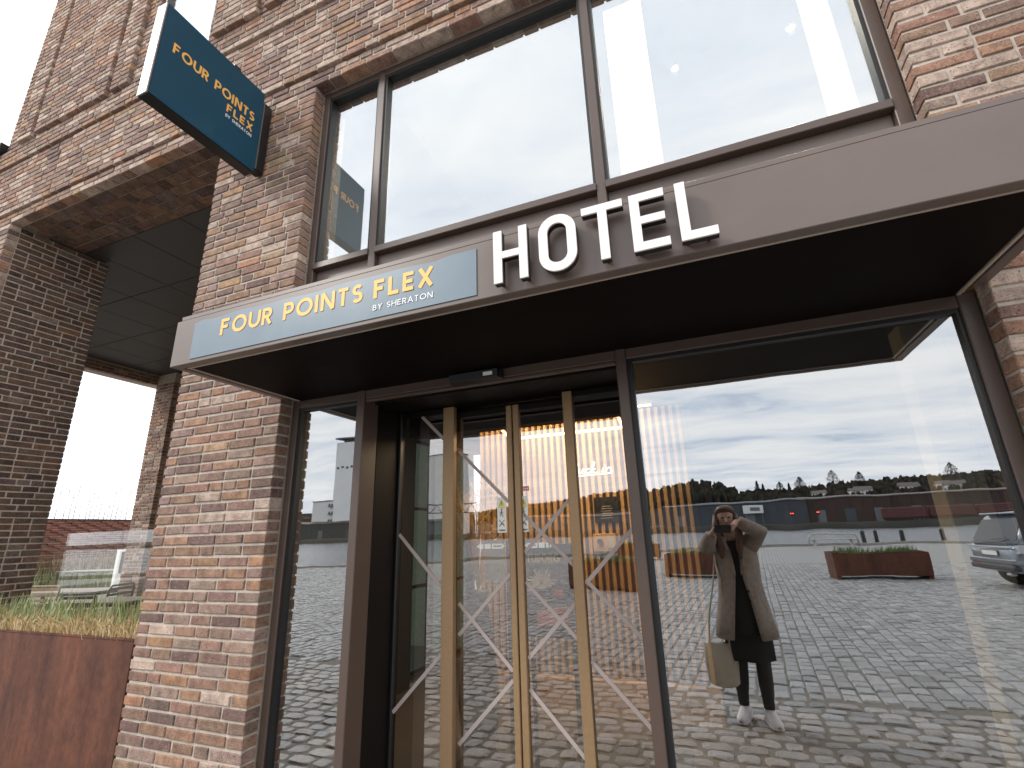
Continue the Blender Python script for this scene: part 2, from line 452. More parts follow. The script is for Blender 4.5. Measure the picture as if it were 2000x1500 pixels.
stones = []      # (distance key, verts, faces, colour)
rot = R(3.5)
cr_, sr_ = math.cos(rot), math.sin(rot)
x = -30.0
while x < 10.5:
    wrow = random.uniform(0.138, 0.162)
    y = -21.8 + random.uniform(0, .2)
    while y < -3.0:
        ln = random.uniform(0.17, 0.235)
        cx, cy = x + wrow / 2, y + ln / 2
        wx = cx * cr_ - cy * sr_ * 1.0 - 0.6
        wy = cy
        # only the wedge that the panes can mirror
        if wy < -3.25 and -26 < wx < 9 and wx > -3.0 + (wy) * 1.15 - 1.5 and wx < 2.4 + (-wy) * 0.42:
            vs, fs = sett(cx, cy, wrow - .017, ln - .017, -0.004 + random.uniform(-.006, .006), 0.0, 0)
            vs = [(p[0] * cr_ - p[1] * sr_ - 0.6, p[1], p[2]) for p in vs]
            stones.append(((wx - 0.2) ** 2 + (wy + 2.3) ** 2, vs, fs, stone_col(0.10)))
        y += ln
    x += wrow
y = -3.16
while y < -0.25:
    wrow = random.uniform(0.125, 0.165)
    x = -8.5 + random.uniform(0, .2)
    while x < 3.4:
        ln = random.uniform(0.14, 0.26)
        vs, fs = sett(x + ln / 2, y + wrow / 2, ln - .014, wrow - .013, -0.006 + random.uniform(-.005, .005), 0.8, 0)
        stones.append((abs(x + ln / 2 - .3) * .5 + abs(y + 2.2) * .5, vs, fs, stone_col(0.32)))
        x += ln
    y += wrow
stones.sort(key=lambda s_: s_[0])
for d_, vs, fs, c in stones[:300]:
    q_ = MB(); q_.add(vs, fs, c); q_.build("cobblestone", M_STONE, quay)
rest = MB()
for d_, vs, fs, c in stones[300:]: rest.add(vs, fs, c)
rest.build("cobblestones", M_STONE, quay, kind="stuff")

# ------------------------------------------------------------------ the hotel
hotel = empty("hotel_building", (-3.0, 0.2, 0))
tag(hotel, "brown brick hotel front with bronze entrance canopy and large windows", "building")
def hp(o):            # parent to the hotel without moving it
    o.parent = hotel; o.matrix_parent_inverse = Matrix.Translation(-hotel.location); return o
wall = empty("brick_wall"); hp(wall)

PAL = [((0.30, 0.192, 0.143), 30), ((0.35, 0.215, 0.145), 20), ((0.40, 0.23, 0.14), 6), ((0.265, 0.178, 0.145), 24), ((0.32, 0.235, 0.198), 18),
       ((0.19, 0.125, 0.107), 10), ((0.40, 0.29, 0.185), 1)]
PW = [p[1] for p in PAL]
def brick_col(pale):
    if random.random() < pale:
        g = random.uniform(.85, 1.1); return (0.50 * g, 0.40 * g, 0.335 * g)
    c = random.choices(PAL, PW)[0][0]
    k = random.uniform(.86, 1.12)
    return tuple(q * k * random.uniform(.95, 1.05) for q in c)

BR = []
def project(p):
    d = Vector(p) - CAM; z = d.dot(fw)
    if z < .1: return None
    return (1000 + FOC * d.dot(rt) / z, 750 - FOC * d.dot(up) / z)

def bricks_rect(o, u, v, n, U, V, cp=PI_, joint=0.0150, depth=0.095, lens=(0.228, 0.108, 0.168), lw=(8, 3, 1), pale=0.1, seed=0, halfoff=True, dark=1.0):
    o = Vector(o); u = Vector(u); v = Vector(v); n = Vector(n)
    rows = max(1, int(round(V / cp)))
    for r in range(rows):
        v0 = r * cp; v1 = min(v0 + cp - joint, V)
        x = 0.0; first = True
        while x < U - 0.03:
            ln = random.choices(lens, lw)[0]
            if first and halfoff and r % 2: ln = lens[1] if random.random() < .6 else lens[2]
            first = False
            if U - x - ln - joint < 0.06: ln = U - x
            if ln > lens[0] * 1.25:
                ln = ln / 2 - joint / 2
            j = lambda a: random.uniform(-a, a)
            pr = j(.0022)
            e = 0.0045
            us, ue = x, min(x + ln, U)
            P = lambda a, b_, c_: o + a * u + b_ * v + c_ * n
            cor = [(us, v0), (ue, v0), (ue, v1), (us, v1)]
            jit = [(j(.0018), j(.0022)) for _ in range(4)]
            sg = [(1, 1), (-1, 1), (-1, -1), (1, -1)]
            back = [P(a, b_, -depth) for a, b_ in cor]
            mid = [P(a + jj[0], b_ + jj[1], pr - e) for (a, b_), jj in zip(cor, jit)]
            fr_ = [P(a + jj[0] + s_[0] * e, b_ + jj[1] + s_[1] * e * .9, pr + j(.0012)) for (a, b_), jj, s_ in zip(cor, jit, sg)]
            vs = back + mid + fr_
            fs = [(8, 9, 10, 11)]
            for k in range(4):
                k2 = (k + 1) % 4
                fs += [(k, k2, 4 + k2, 4 + k), (4 + k, 4 + k2, 8 + k2, 8 + k)]
            pp = [project(q) for q in fr_]
            area = 0
            if all(pp) and all(-20 < q[0] < 2020 and -20 < q[1] < 1520 for q in pp):
                area = abs(sum(pp[k][0] * pp[(k + 1) % 4][1] - pp[(k + 1) % 4][0] * pp[k][1] for k in range(4))) / 2
            c = brick_col(pale)
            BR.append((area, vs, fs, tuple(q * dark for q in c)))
            x += ln + joint
core = MB()
def wallrect(x0, x1, z0, z1, yf, pale, back=0.36, lift=.002):
    bricks_rect((x0, yf, z0), (1, 0, 0), (0, 0, 1), (0, -1, 0), x1 - x0, z1 - z0, pale=pale)
    core.box(x0 + .008, x1 - .008, yf + .0085, back, z0 + lift, z1 - .008)

PX0, PX1 = -3.575, -2.545       # pillar between passage and window
WX0, WX1 = -2.545, 1.112        # glazed bay
C = lambda k: k * PI_
wallrect(PX0, PX1, 0, C(76), 0, 0.05)
wallrect(WX1, 3.4, 0, C(76), 0, 0.30)
wallrect(-11.3, -6.96, 0, C(76), 0, 0.10)
wallrect(-11.3, 3.4, C(76), C(78), 0, 0.22, lift=.010)
wallrect(-11.3, 3.4, C(78), C(89), -0.025, 0.26)
wallrect(-11.3, 3.4, C(89), C(93), -0.05, 0.26)
UX = -7.48
for a, c_ in ((UX, -4.95), (-3.98, 3.4)):
    wallrect(a, c_, C(93), C(146), -0.05, 0.22)
for a, c_ in ((-7.20, -6.92), (-6.83, -5.52), (-5.43, -5.14), (-3.88, -3.30), (-3.2, -1.6)):
    bricks_rect((a, -0.09, C(93)), (1, 0, 0), (0, 0, 1), (0, -1, 0), c_ - a, C(53), pale=.22, depth=.05)
    core.box(a + .006, c_ - .006, -0.082, -0.046, C(93) + .002, C(146))
# passage: inner side of the corner pier, brick soffit, far pier and lintel
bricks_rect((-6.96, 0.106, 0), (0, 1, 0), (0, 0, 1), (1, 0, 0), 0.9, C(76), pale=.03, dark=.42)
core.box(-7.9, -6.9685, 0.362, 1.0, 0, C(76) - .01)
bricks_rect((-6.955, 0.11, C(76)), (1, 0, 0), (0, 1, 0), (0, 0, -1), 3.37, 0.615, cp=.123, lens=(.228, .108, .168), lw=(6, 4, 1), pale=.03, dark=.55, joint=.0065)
core.box(-6.95, PX0, 0.362, 0.72, C(76) + .009, 5.6)
bricks_rect((-10.98, 4.28, 0), (1, 0, 0), (0, 0, 1), (0, -1, 0), 0.575, 4.9, pale=.22)
core.box(-10.97, -10.415, 4.289, 4.9, 0, 5.1)
bricks_rect((-10.98, 1.0, 4.89), (0, 1, 0), (0, 0, 1), (1, 0, 0), 3.28, 0.2, pale=.05)
core.box(-11.3, -10.989, 0.36, 4.9, 4.892, 5.6)
core.box(-10.40, PX0 + .01, 4.6, 4.9, 0, 5.6)          # dark back wall of the passage
core.box(PX0 + .009, -3.3, 0.361, 2.75, 0, 5.6); core.box(PX0 + .009, -3.3, 2.75, 4.6, 2.74, 5.6)         # flank of the lobby towards the passage
co = core.build("mortar_bed", M_MORTAR, wall)
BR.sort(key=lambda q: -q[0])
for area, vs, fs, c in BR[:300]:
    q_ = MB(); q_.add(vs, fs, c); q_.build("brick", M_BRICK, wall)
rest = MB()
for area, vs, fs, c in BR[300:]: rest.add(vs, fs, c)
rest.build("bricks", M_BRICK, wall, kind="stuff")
# dark flank so that the narrow slit beside the pillar stays unlit, coping of the low wing, roofs
b = MB(); b.box(-11.32, UX - .01, -0.12, 0.36, C(93) + .002, C(93) + .09, bev=.006); hp(b.build("coping", M_BLACKMETAL))
b = MB(); b.box(UX + .36, 3.4, 0.37, 9.0, C(146) - .3, C(146)); b.box(-11.3, UX, 0.37, 9, C(93) - .3, C(93) - .01); hp(b.build("roof", M_BLACKMETAL))
b = MB(); b.box(UX + .02, UX + .35, .365, 9, C(93), C(146) - .31); hp(b.build("flank_wall", M_MORTAR))
# loggia ceiling of dark metal panels
for i in range(9):
    for k in range(4):
        x0 = -10.97 + i * 0.822; y0 = 0.725 + k * 0.975
        b = MB(); b.box(x0 + .006, x0 + .816, y0 + .006, y0 + .969, 5.105, 5.13); hp(b.build("ceiling_panel", M_STEELPANEL))
b = MB(); b.box(-10.97, PX0, 0.725, 4.62, 5.135, 5.16); hp(b.build("ceiling_backing", M_BLACK))

# ---- frames
def frame_bar(name, x0, x1, y0, y1, z0, z1, parent, m=None, bev=.004):
    o = MB().box(x0, x1, y0, y1, z0, z1, bev=bev).build(name, m or M_BRONZE); o.parent = parent
    o.matrix_parent_inverse = Matrix.Translation(-hotel.location) if False else Matrix.Identity(4)
    return o
def pane(parent, x0, x1, y, z0, z1, m, name="pane", th=0.008):
    """glass slab: coated outer face, clear body"""
    b_ = MB()
    b_.add([(x0, y, z0), (x1, y, z0), (x1, y, z1), (x0, y, z1)], [(0, 1, 2, 3)], mi=0)
    b_.add([(x0, y + th, z0), (x1, y + th, z0), (x1, y + th, z1), (x0, y + th, z1)], [(3, 2, 1, 0)], mi=1)
    b_.add([(x0, y, z0), (x1, y, z0), (x1, y, z1), (x0, y, z1), (x0, y + th, z0), (x1, y + th, z0), (x1, y + th, z1), (x0, y + th, z1)],
           [(0, 4, 5, 1), (1, 5, 6, 2), (2, 6, 7, 3), (3, 7, 4, 0)], mi=1)
    o = b_.build(name, [m, M_PASS]); o.parent = parent
    return o
def grp(name):
    g = empty(name); hp(g); return g
FY = 0.105
# upper window
uw = grp("upper_window")
UZ0, UZ1 = 3.432, 5.094
frame_bar("frame_post", -2.543, -2.488, FY, FY + .12, 2.72, UZ1, uw)
frame_bar("frame_post", 1.048, 1.110, FY, FY + .12, 2.72, UZ1, uw)
for a, c_ in ((-2.000, -1.943), (-0.386, -0.331)):
    frame_bar("mullion", a, c_, FY, FY + .12, 2.72, UZ1, uw)
bays = [(-2.488, -2.000), (-1.943, -0.386), (-0.331, 1.048)]
for a, c_ in bays:
    frame_bar("sill_rail", a, c_, FY - .012, FY + .12, UZ0, UZ0 + .050, uw)
    frame_bar("head_rail", a, c_, FY + .004, FY + .12, 5.035, 5.0935, uw)
    frame_bar("spandrel_panel", a, c_, FY + .040, FY + .10, 2.72, UZ0, uw, M_FASCIA)
    frame_bar("gasket", a, a + .018, FY + .012, FY + .075, UZ0 + .05, 5.035, uw, M_BLACK, 0)
    frame_bar("gasket", c_ - .018, c_, FY + .012, FY + .075, UZ0 + .05, 5.035, uw, M_BLACK, 0)
    frame_bar("gasket", a + .018, c_ - .018, FY + .012, FY + .075, 5.012, 5.035, uw, M_BLACK, 0)
    pane(uw, a + .018, c_ - .018, FY + .045, UZ0 + .05, 5.012, M_GLASSUP)
# window of the storey above, beside the projecting sign
hw = grp("high_window")
frame_bar("frame_post", -4.948, -4.90, -.02, .06, C(93), C(146), hw)
frame_bar("frame_post", -4.03, -3.982, -.02, .06, C(93), C(146), hw)
frame_bar("sill_rail", -4.90, -4.03, -.02, .06, C(93), C(93) + .05, hw)
pane(hw, -4.90, -4.03, .02, C(93) + .05, C(146), M_GLASSUP)
frame_bar("blind", -4.90, -4.03, .10, .11, C(93) + .05, C(146), hw, M_WALLWHITE, 0)
# entrance front
ef = grp("entrance_front")
LZ1 = 2.388
frame_bar("frame_post", -2.543, -2.492, FY, FY + .12, 0, 2.45, ef)
frame_bar("frame_post", 1.050, 1.110, FY, FY + .12, 0, 2.45, ef)
frame_bar("mullion", -2.008, -1.950, FY - .006, FY + .14, 0, 2.45, ef)
frame_bar("mullion", -0.374, -0.322, FY - .006, FY + .14, 0, 2.45, ef)
frame_bar("transom", -2.492, -2.008, FY + .002, FY + .12, LZ1, 2.45, ef)
frame_bar("transom", -1.950, -0.374, FY + .002, FY + .10, LZ1, 2.45, ef)
frame_bar("transom", -0.322, 1.050, FY + .002, FY + .12, LZ1, 2.45, ef)
frame_bar("bottom_rail", -2.492, -2.008, FY, FY + .12, 0, .08, ef)
frame_bar("bottom_rail", -0.322, 1.050, FY, FY + .12, 0, .08, ef)
for a, c_ in ((-2.492, -2.008), (-0.322, 1.050)):
    frame_bar("gasket", a, a + .026, FY + .014, FY + .075, .08, LZ1, ef, M_BLACK, 0)
    frame_bar("gasket", c_ - .014, c_, FY + .014, FY + .075, .08, LZ1, ef, M_BLACK, 0)
    frame_bar("gasket", a + .026, c_ - .014, FY + .014, FY + .075, LZ1 - .018, LZ1, ef, M_BLACK, 0)
    pane(ef, a + .026, c_ - .014, FY + .035, .08, LZ1 - .018, M_GLASSLO)
# recessed doorway lining
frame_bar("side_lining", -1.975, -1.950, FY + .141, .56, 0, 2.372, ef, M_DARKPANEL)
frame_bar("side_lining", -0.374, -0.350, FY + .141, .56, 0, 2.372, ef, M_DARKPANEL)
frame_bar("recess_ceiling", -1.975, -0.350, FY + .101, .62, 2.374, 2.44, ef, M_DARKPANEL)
frame_bar("drip_edge", -1.949, -0.375, FY + .004, FY + .03, 2.368, LZ1 - .001, ef)
frame_bar("threshold", -1.95, -0.374, FY, .70, .0, .012, ef, M_BLACKMETAL)
# sliding door: two fixed side leaves in front, two sliding leaves behind
sdoor = grp("sliding_door")
DY, SY = 0.495, 0.545
frame_bar("door_head", -1.949, -0.375, .60, .70, 2.22, 2.372, sdoor, M_DARKPANEL)
leafs = [(-1.949, -1.518, DY, 'f'), (-1.560, -1.1295, SY, 's'), (-1.1255, -0.745, SY, 's'), (-0.775, -0.375, DY, 'f')]
frame_bar("stile", -1.600, -1.520, DY - .02, DY + .025, .012, 2.368, sdoor, M_GOLD)
frame_bar("stile", -0.775, -0.714, DY - .02, DY + .025, .012, 2.368, sdoor, M_GOLD)
frame_bar("stile", -1.1685, -1.1305, SY - .02, SY + .025, .014, 2.34, sdoor, M_GOLD)
frame_bar("stile", -1.1225, -1.0815, SY - .02, SY + .025, .014, 2.34, sdoor, M_GOLD)
frame_bar("door_seal", -1.1305, -1.1225, SY + .01, SY + .02, .014, 2.34, sdoor, M_BLACK, 0)
frame_bar("stile", -1.949, -1.930, DY - .015, DY + .02, .012, 2.368, sdoor, M_BLACKMETAL)
frame_bar("stile", -0.395, -0.375, DY - .015, DY + .02, .012, 2.368, sdoor, M_BLACKMETAL)
for a, c_, yy, mm, z1 in ((-1.930, -1.600, DY, M_GLASSDOOR, 2.35), (-0.714, -0.395, DY, M_GLASSDOOR, 2.35)):
    frame_bar("leaf_rail", a, c_, yy - .012, yy + .02, z1 - .02, 2.368, sdoor, M_DARKPANEL)
    frame_bar("leaf_rail", a, c_, yy - .012, yy + .02, .012, .07, sdoor, M_DARKPANEL)
    pane(sdoor, a, c_, yy, .07, z1 - .02, mm)
for a, c_ in ((-1.560, -1.1685), (-1.0815, -0.745)):
    frame_bar("leaf_rail", a, c_, SY - .012, SY + .02, 2.30, 2.34, sdoor, M_DARKPANEL)
    frame_bar("leaf_rail", a, c_, SY - .012, SY + .02, .014, .08, sdoor, M_DARKPANEL)
    pane(sdoor, a, c_, SY, .08, 2.30, M_GLASSDOOR)
# frosted tape lattice on the leaves
def tape(x0, z0, x1, z1, y, k):
    d = Vector((x1 - x0, 0, z1 - z0)); l_ = d.length; d.normalize()
    b_ = MB(); b_.obox(((x0 + x1) / 2, y - .0022 - .0012 * k, (z0 + z1) / 2), d, (0, 1, 0), d.cross(Vector((0, 1, 0))), l_ / 2, .0006, .0105)
    o = b_.build("tape_strip", M_TAPE); o.parent = sdoor
leafz = [(-1.930, -1.600, DY, .07, 2.33), (-1.519, -1.1685, SY, .08, 2.30), (-1.0815, -0.776, SY, .08, 2.30), (-0.714, -0.395, DY, .07, 2.33)]
# z = c -+ x lines measured on each leaf
diag = [[(-1, .556), (-1, -.361), (1, 2.487)], [(-1, .562), (-1, -.36), (1, 2.495), (1, 1.94)],
        [(-1, .58), (-1, .20), (-1, -.345), (1, 2.515), (1, 1.957)], [(-1, .584), (-1, .19), (1, 1.985)]]
for (xa, xb, y, za, zb), ds in zip(leafz, diag):
    for s_, c_ in ds:
        pts = []
        f_ = lambda x_: c_ + s_ * x_
        lo, hi = xa + .004, xb - .004
        t0, t1 = sorted(((za - c_) / s_, (zb - c_) / s_))
        lo, hi = max(lo, t0), min(hi, t1)
        if hi - lo > .03: tape(lo, f_(lo), hi, f_(hi), y, 0 if s_ < 0 else 1)
# canopy
cp_ = grp("canopy")
CY = -0.73
frame_bar("fascia", -2.545, 1.112, CY, CY + .045, 2.432, 2.690, cp_, M_FASCIA, .003)
frame_bar("end_fascia", -2.5449, -2.500, CY + .046, -.002, 2.4321, 2.690, cp_, M_FASCIA, .003)
frame_bar("end_fascia", 1.067, 1.1119, CY + .046, -.002, 2.4321, 2.690, cp_, M_FASCIA, .003)
frame_bar("cap_flashing", -2.535, 1.102, CY + .014, FY + .035, 2.699, 2.722, cp_, M_FASCIA, .002)
frame_bar("shadow_gap", -2.525, 1.092, CY + .03, FY + .03, 2.688, 2.699, cp_, M_BLACK, 0)
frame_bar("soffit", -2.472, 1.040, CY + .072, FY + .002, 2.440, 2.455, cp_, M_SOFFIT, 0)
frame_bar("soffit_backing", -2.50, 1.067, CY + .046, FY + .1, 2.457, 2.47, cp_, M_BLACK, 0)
frame_bar("edge_trim", -2.495, 1.062, CY + .056, CY + .068, 2.436, 2.452, cp_, M_TRIM, 0)
frame_bar("edge_trim", -2.490, -2.478, CY + .069, FY - .01, 2.436, 2.452, cp_, M_TRIM, 0)
frame_bar("edge_trim", 1.046, 1.058, CY + .069, FY - .01, 2.436, 2.452, cp_, M_TRIM, 0)

# ------------------------------------------------------------------ lettering
def arc(cx, cy, rx, ry, a0, a1, n=10):
    return [(cx + rx * math.cos(R(a0 + (a1 - a0) * k / n)), cy + ry * math.sin(R(a0 + (a1 - a0) * k / n))) for k in range(n + 1)]
GL = {
 'F': (.52, [[(.0, 0), (0, 1)], [(0, .905), (.5, .905)], [(0, .5), (.43, .5)]]),
 'E': (.52, [[(.0, 0), (0, 1)], [(0, .905), (.5, .905)], [(0, .5), (.45, .5)], [(0, .095), (.5, .095)]]),
 'L': (.5, [[(.0, 0), (0, 1)], [(0, .095), (.5, .095)]]),
 'I': (.06, [[(.0, 0), (0, 1)]]),
 'T': (.58, [[(.29, 0), (.29, 1)], [(0, .905), (.58, .905)]]),
 'H': (.66, [[(.0, 0), (0, 1)], [(.66, 0), (.66, 1)], [(0, .5), (.66, .5)]]),
 'N': (.66, [[(.0, 0), (0, 1)], [(.66, 0), (.66, 1)], [(0, 1), (.66, 0)]]),
 'M': (.78, [[(.0, 0), (0, 1)], [(.78, 0), (.78, 1)], [(0, 1), (.39, .3), (.78, 1)]]),
 'O': (.92, [arc(.46, .5, .43, .42, 90, 450, 26)]),
 'G': (.88, [arc(.46, .5, .43, .42, 45, 330, 20), [(.5, .48), (.9, .48)], [(.86, .48), (.86, .22)]]),
 'U': (.64, [[(0, 1), (0, .415)] + arc(.32, .415, .32, .32, 180, 360, 12) + [(.64, 1)]]),
 'R': (.54, [[(.0, 0), (0, 1)], [(0, .905), (.26, .905)] + arc(.26, .69, .215, .215, 90, -90, 10) + [(0, .475)], [(.22, .48), (.52, 0)]]),
 'P': (.52, [[(.0, 0), (0, 1)], [(0, .905), (.26, .905)] + arc(.26, .665, .24, .24, 90, -90, 10) + [(0, .425)]]),
 'B': (.54, [[(.0, 0), (0, 1)], [(0, .92), (.25, .92)] + arc(.25, .725, .195, .195, 90, -90, 8) + [(0, .53)], [(.1, .53), (.28, .53)] + arc(.28, .305, .225, .225, 90, -90, 8) + [(0, .08)]]),
 'S': (.5, [arc(.25, .705, .21, .205, 35, 268, 12) + arc(.25, .295, .22, .205, 88, -145, 12)]),
 'X': (.64, [[(0, 0), (.64, 1)], [(0, 1), (.64, 0)]]),
 'Y': (.64, [[(0, 1), (.32, .48)], [(.64, 1), (.32, .48)], [(.32, .5), (.32, 0)]]),
 'A': (.74, [[(0, 0), (.37, 1)], [(.74, 0), (.37, 1)], [(.14, .32), (.6, .32)]]),
 ' ': (.3, []),
}
def stroke(mb, pts, w_, o, u, v, n, h0, th):
    """flat ribbon of width w_ along pts (2D), standing h0..h0+th along n"""
    pts = [Vector((p[0], p[1])) for p in pts]
    pts = [p for i, p in enumerate(pts) if i == 0 or (p - pts[i - 1]).length > 1e-6]
    closed = (pts[0] - pts[-1]).length < 1e-6 and len(pts) > 3
    if closed: pts = pts[:-1]
    m_ = len(pts); Ls = []; Rs = []
    for i in range(m_):
        a = pts[(i - 1) % m_] if (closed or i > 0) else None
        c = pts[(i + 1) % m_] if (closed or i < m_ - 1) else None
        p = pts[i]
        d1 = (p - a).normalized() if a is not None else (c - p).normalized()
        d2 = (c - p).normalized() if c is not None else d1
        t = (d1 + d2)
        t = t.normalized() if t.length > 1e-5 else d1
        nn_ = Vector((-t.y, t.x)); k = 1 / max(.35, nn_.dot(Vector((-d1.y, d1.x))))
        Ls.append(p + nn_ * w_ / 2 * k); Rs.append(p - nn_ * w_ / 2 * k)
    P = lambda q, h: o + q.x * u + q.y * v + h * n
    cnt = m_ if closed else m_ - 1
    vs = []; fs = []
    for i in range(m_): vs += [P(Ls[i], h0 + th), P(Rs[i], h0 + th), P(Ls[i], h0), P(Rs[i], h0)]
    for i in range(cnt):
        a = 4 * i; c = 4 * ((i + 1) % m_)
        fs += [(a, a + 1, c + 1, c), (a, c, c + 2, a + 2), (a + 1, a + 3, c + 3, c + 1)]
    if not closed:
        fs += [(0, 2, 3, 1), (4 * m_ - 4, 4 * m_ - 3, 4 * m_ - 1, 4 * m_ - 2)]
    mb.add(vs, fs)
def text_strokes(s_, wd, gap=.2):
    x_ = 0; out = []
    for ch in s_:
        w_, st = GL[ch]
        for q in st: out.append([(x_ + a, b_) for a, b_ in q])
        x_ += w_ + gap + wd * .55
    return out, x_ - gap - wd * .55
def text(s_, o, u, v, n, width, height, wd, th=.0015, gap=.2, mb=None, each=None):
    """text filling width x height (its outer edges), stroke width wd in cap heights; each(mb) is called letter by letter"""
    tw = text_strokes(s_, wd, gap)[1]
    joined = mb or MB(); o = Vector(o); u = Vector(u); v = Vector(v); n = Vector(n)
    sx = width / (tw + wd); sy = height / 1.0; x_ = 0
    for ch in s_:
        w_, st = GL[ch]; mb = MB() if each else joined
        for i, q in enumerate(st):
            stroke(mb, [((x_ + a + wd / 2) * sx, b_ * sy) for a, b_ in q], wd * sy, o, u, v, n, .0004 + (i % 4) * .0004, th)
        if each and st: each(mb)
        x_ += w_ + gap + wd * .55
    return joined

# name panel on the fascia
np_ = empty("name_sign", (-1.576, CY, 2.452)); tag(np_, "blue grey name panel with yellow lettering on the canopy fascia", "sign")
def top_part(o, par):
    o.parent = par; o.matrix_parent_inverse = par.matrix_basis.inverted(); return o
bpoly = [(0, 0), (1.638, 0), (1.638, .209)]
k = 26
for i in range(k + 1):
    t = 1 - i / k
    bpoly.append((1.638 * t, .209 - (.004 + .006 * math.sin(9 * t) * math.sin(23 * t) if 0.04 < t < .9 else .0) - (.01 if t < .02 else 0)))
top_part(MB().prism(bpoly, (-2.396, CY - .0005, 2.453), (1, 0, 0), (0, 0, 1), (0, -.0035, 0)).build("panel_sheet", M_PANELBLUE), np_)
fixnormals(np_.children[0])
U, V, NN = (1, 0, 0), (0, 0, 1), (0, -1, 0)
TY = CY - .0042
def letters(par, s_, x0, x1, z0, z1, wd, m, name="letter", th=.0015, ital=0.0, gap=.2):
    text(s_, (x0, TY, z0), U, (ital, 0, 1), NN, x1 - x0, z1 - z0, wd, th, gap, each=lambda q: top_part(q.build("letter", m), par))
letters(np_, "FOUR POINTS", -2.194, -1.312, 2.545, 2.634, .185, M_YELLOW, "lettering", gap=.2)
letters(np_, "FLEX", -1.256, -0.956, 2.544, 2.632, .20, M_YELLOW, "lettering", gap=.22)
letters(np_, "BY SHERATON", -1.256, -0.957, 2.4865, 2.5135, .125, M_WHITETXT, "lettering", gap=.2)

# HOTEL channel letters
hl = empty("hotel_letters", (-.25, CY, 2.43)); tag(hl, "white faced raised capital letters reading HOTEL on the canopy", "sign")
def rrect(x0, x1, z0, z1, r_, n=7):
    p = []
    for cx, cz, a in ((x1 - r_, z1 - r_, 0), (x0 + r_, z1 - r_, 90), (x0 + r_, z0 + r_, 180), (x1 - r_, z0 + r_, 270)):
        p += [(cx + r_ * math.cos(R(a + 90 * k / n)), cz + r_ * math.sin(R(a + 90 * k / n))) for k in range(n + 1)]
    return p
ZB, ZT = 2.432, 2.651
polys = {
 'H': [(-.645, ZB), (-.611, ZB), (-.611, 2.532), (-.542, 2.532), (-.542, ZB), (-.510, ZB), (-.510, ZT), (-.542, ZT), (-.542, 2.560), (-.611, 2.560), (-.611, ZT), (-.645, ZT)],
 'T': [(-.301, ZT), (-.301, 2.622), (-.244, 2.622), (-.244, ZB), (-.212, ZB), (-.212, 2.622), (-.156, 2.622), (-.156, ZT)],
 'E': [(-.133, ZB), (-.015, ZB), (-.015, 2.462), (-.101, 2.462), (-.101, 2.532), (-.022, 2.532), (-.022, 2.560), (-.101, 2.560), (-.101, 2.621), (-.018, 2.621), (-.018, ZT), (-.133, ZT)],
 'L': [(.018, ZB), (.130, ZB), (.130, 2.462), (.050, 2.462), (.050, ZT), (.018, ZT)],
}
LF, LB = -0.785, CY - .022
KS = 1.0236
for ch_ in polys: polys[ch_] = [(a * KS, 1.55 + (b_ - 1.55) * KS) for a, b_ in polys[ch_]]
def letter_body(poly, y0, y1):
    return MB().prism(poly, (0, y0, 0), (1, 0, 0), (0, 0, 1), (0, y1 - y0, 0))
def inset(poly, d):     # slim shadow gap between face and return
    return poly
for ch in "HOTEL":
    if ch == 'O':
        for nm, y0, y1, m, par in (("letter", LF + .008, LB, M_BLACKMETAL, hl), ("letter_face", LF, LF + .0078, M_WHITE, None)):
            out_, in_ = [[(a * KS, 1.55 + (b_ - 1.55) * KS) for a, b_ in pl] for pl in (rrect(-.465, -.325, 2.428, 2.656, .068), rrect(-.431, -.359, 2.462, 2.622, .035))]
            mb = MB(); n = len(out_)
            vs = [(x_, y, z_) for y in (y0, y1) for pl in (out_, in_) for x_, z_ in pl]
            fs = []
            for k in range(n):
                k2 = (k + 1) % n
                fs += [(k, k2, n + k2, n + k), (2 * n + k, 3 * n + k, 3 * n + k2, 2 * n + k2), (k, 2 * n + k, 2 * n + k2, k2), (n + k, n + k2, 3 * n + k2, 3 * n + k)]
            mb.add(vs, fs); o = mb.build(nm, m); fixnormals(o)
            if par: top_part(o, par); body = o
            else: o.parent = body; o.matrix_parent_inverse = Matrix.Identity(4)
    else:
        body = letter_body(polys[ch], LF + .008, LB).build("letter", M_BLACKMETAL); fixnormals(body); top_part(body, hl)
        f_ = letter_body(polys[ch], LF, LF + .0078).build("letter_face", M_WHITE); fixnormals(f_); f_.parent = body
    # stand-off pins
    xs = {'H': (-.628, -.526), 'O': (-.395,), 'T': (-.228,), 'E': (-.117,), 'L': (.034, .1)}[ch]
    for x_ in xs:
        zc = 2.468; x_ = x_ * KS
        p_ = MB().tube([(x_, LB - .001, zc), (x_, CY + .001, zc)], .006, 8).build("pin", M_BLACKMETAL); p_.parent = body

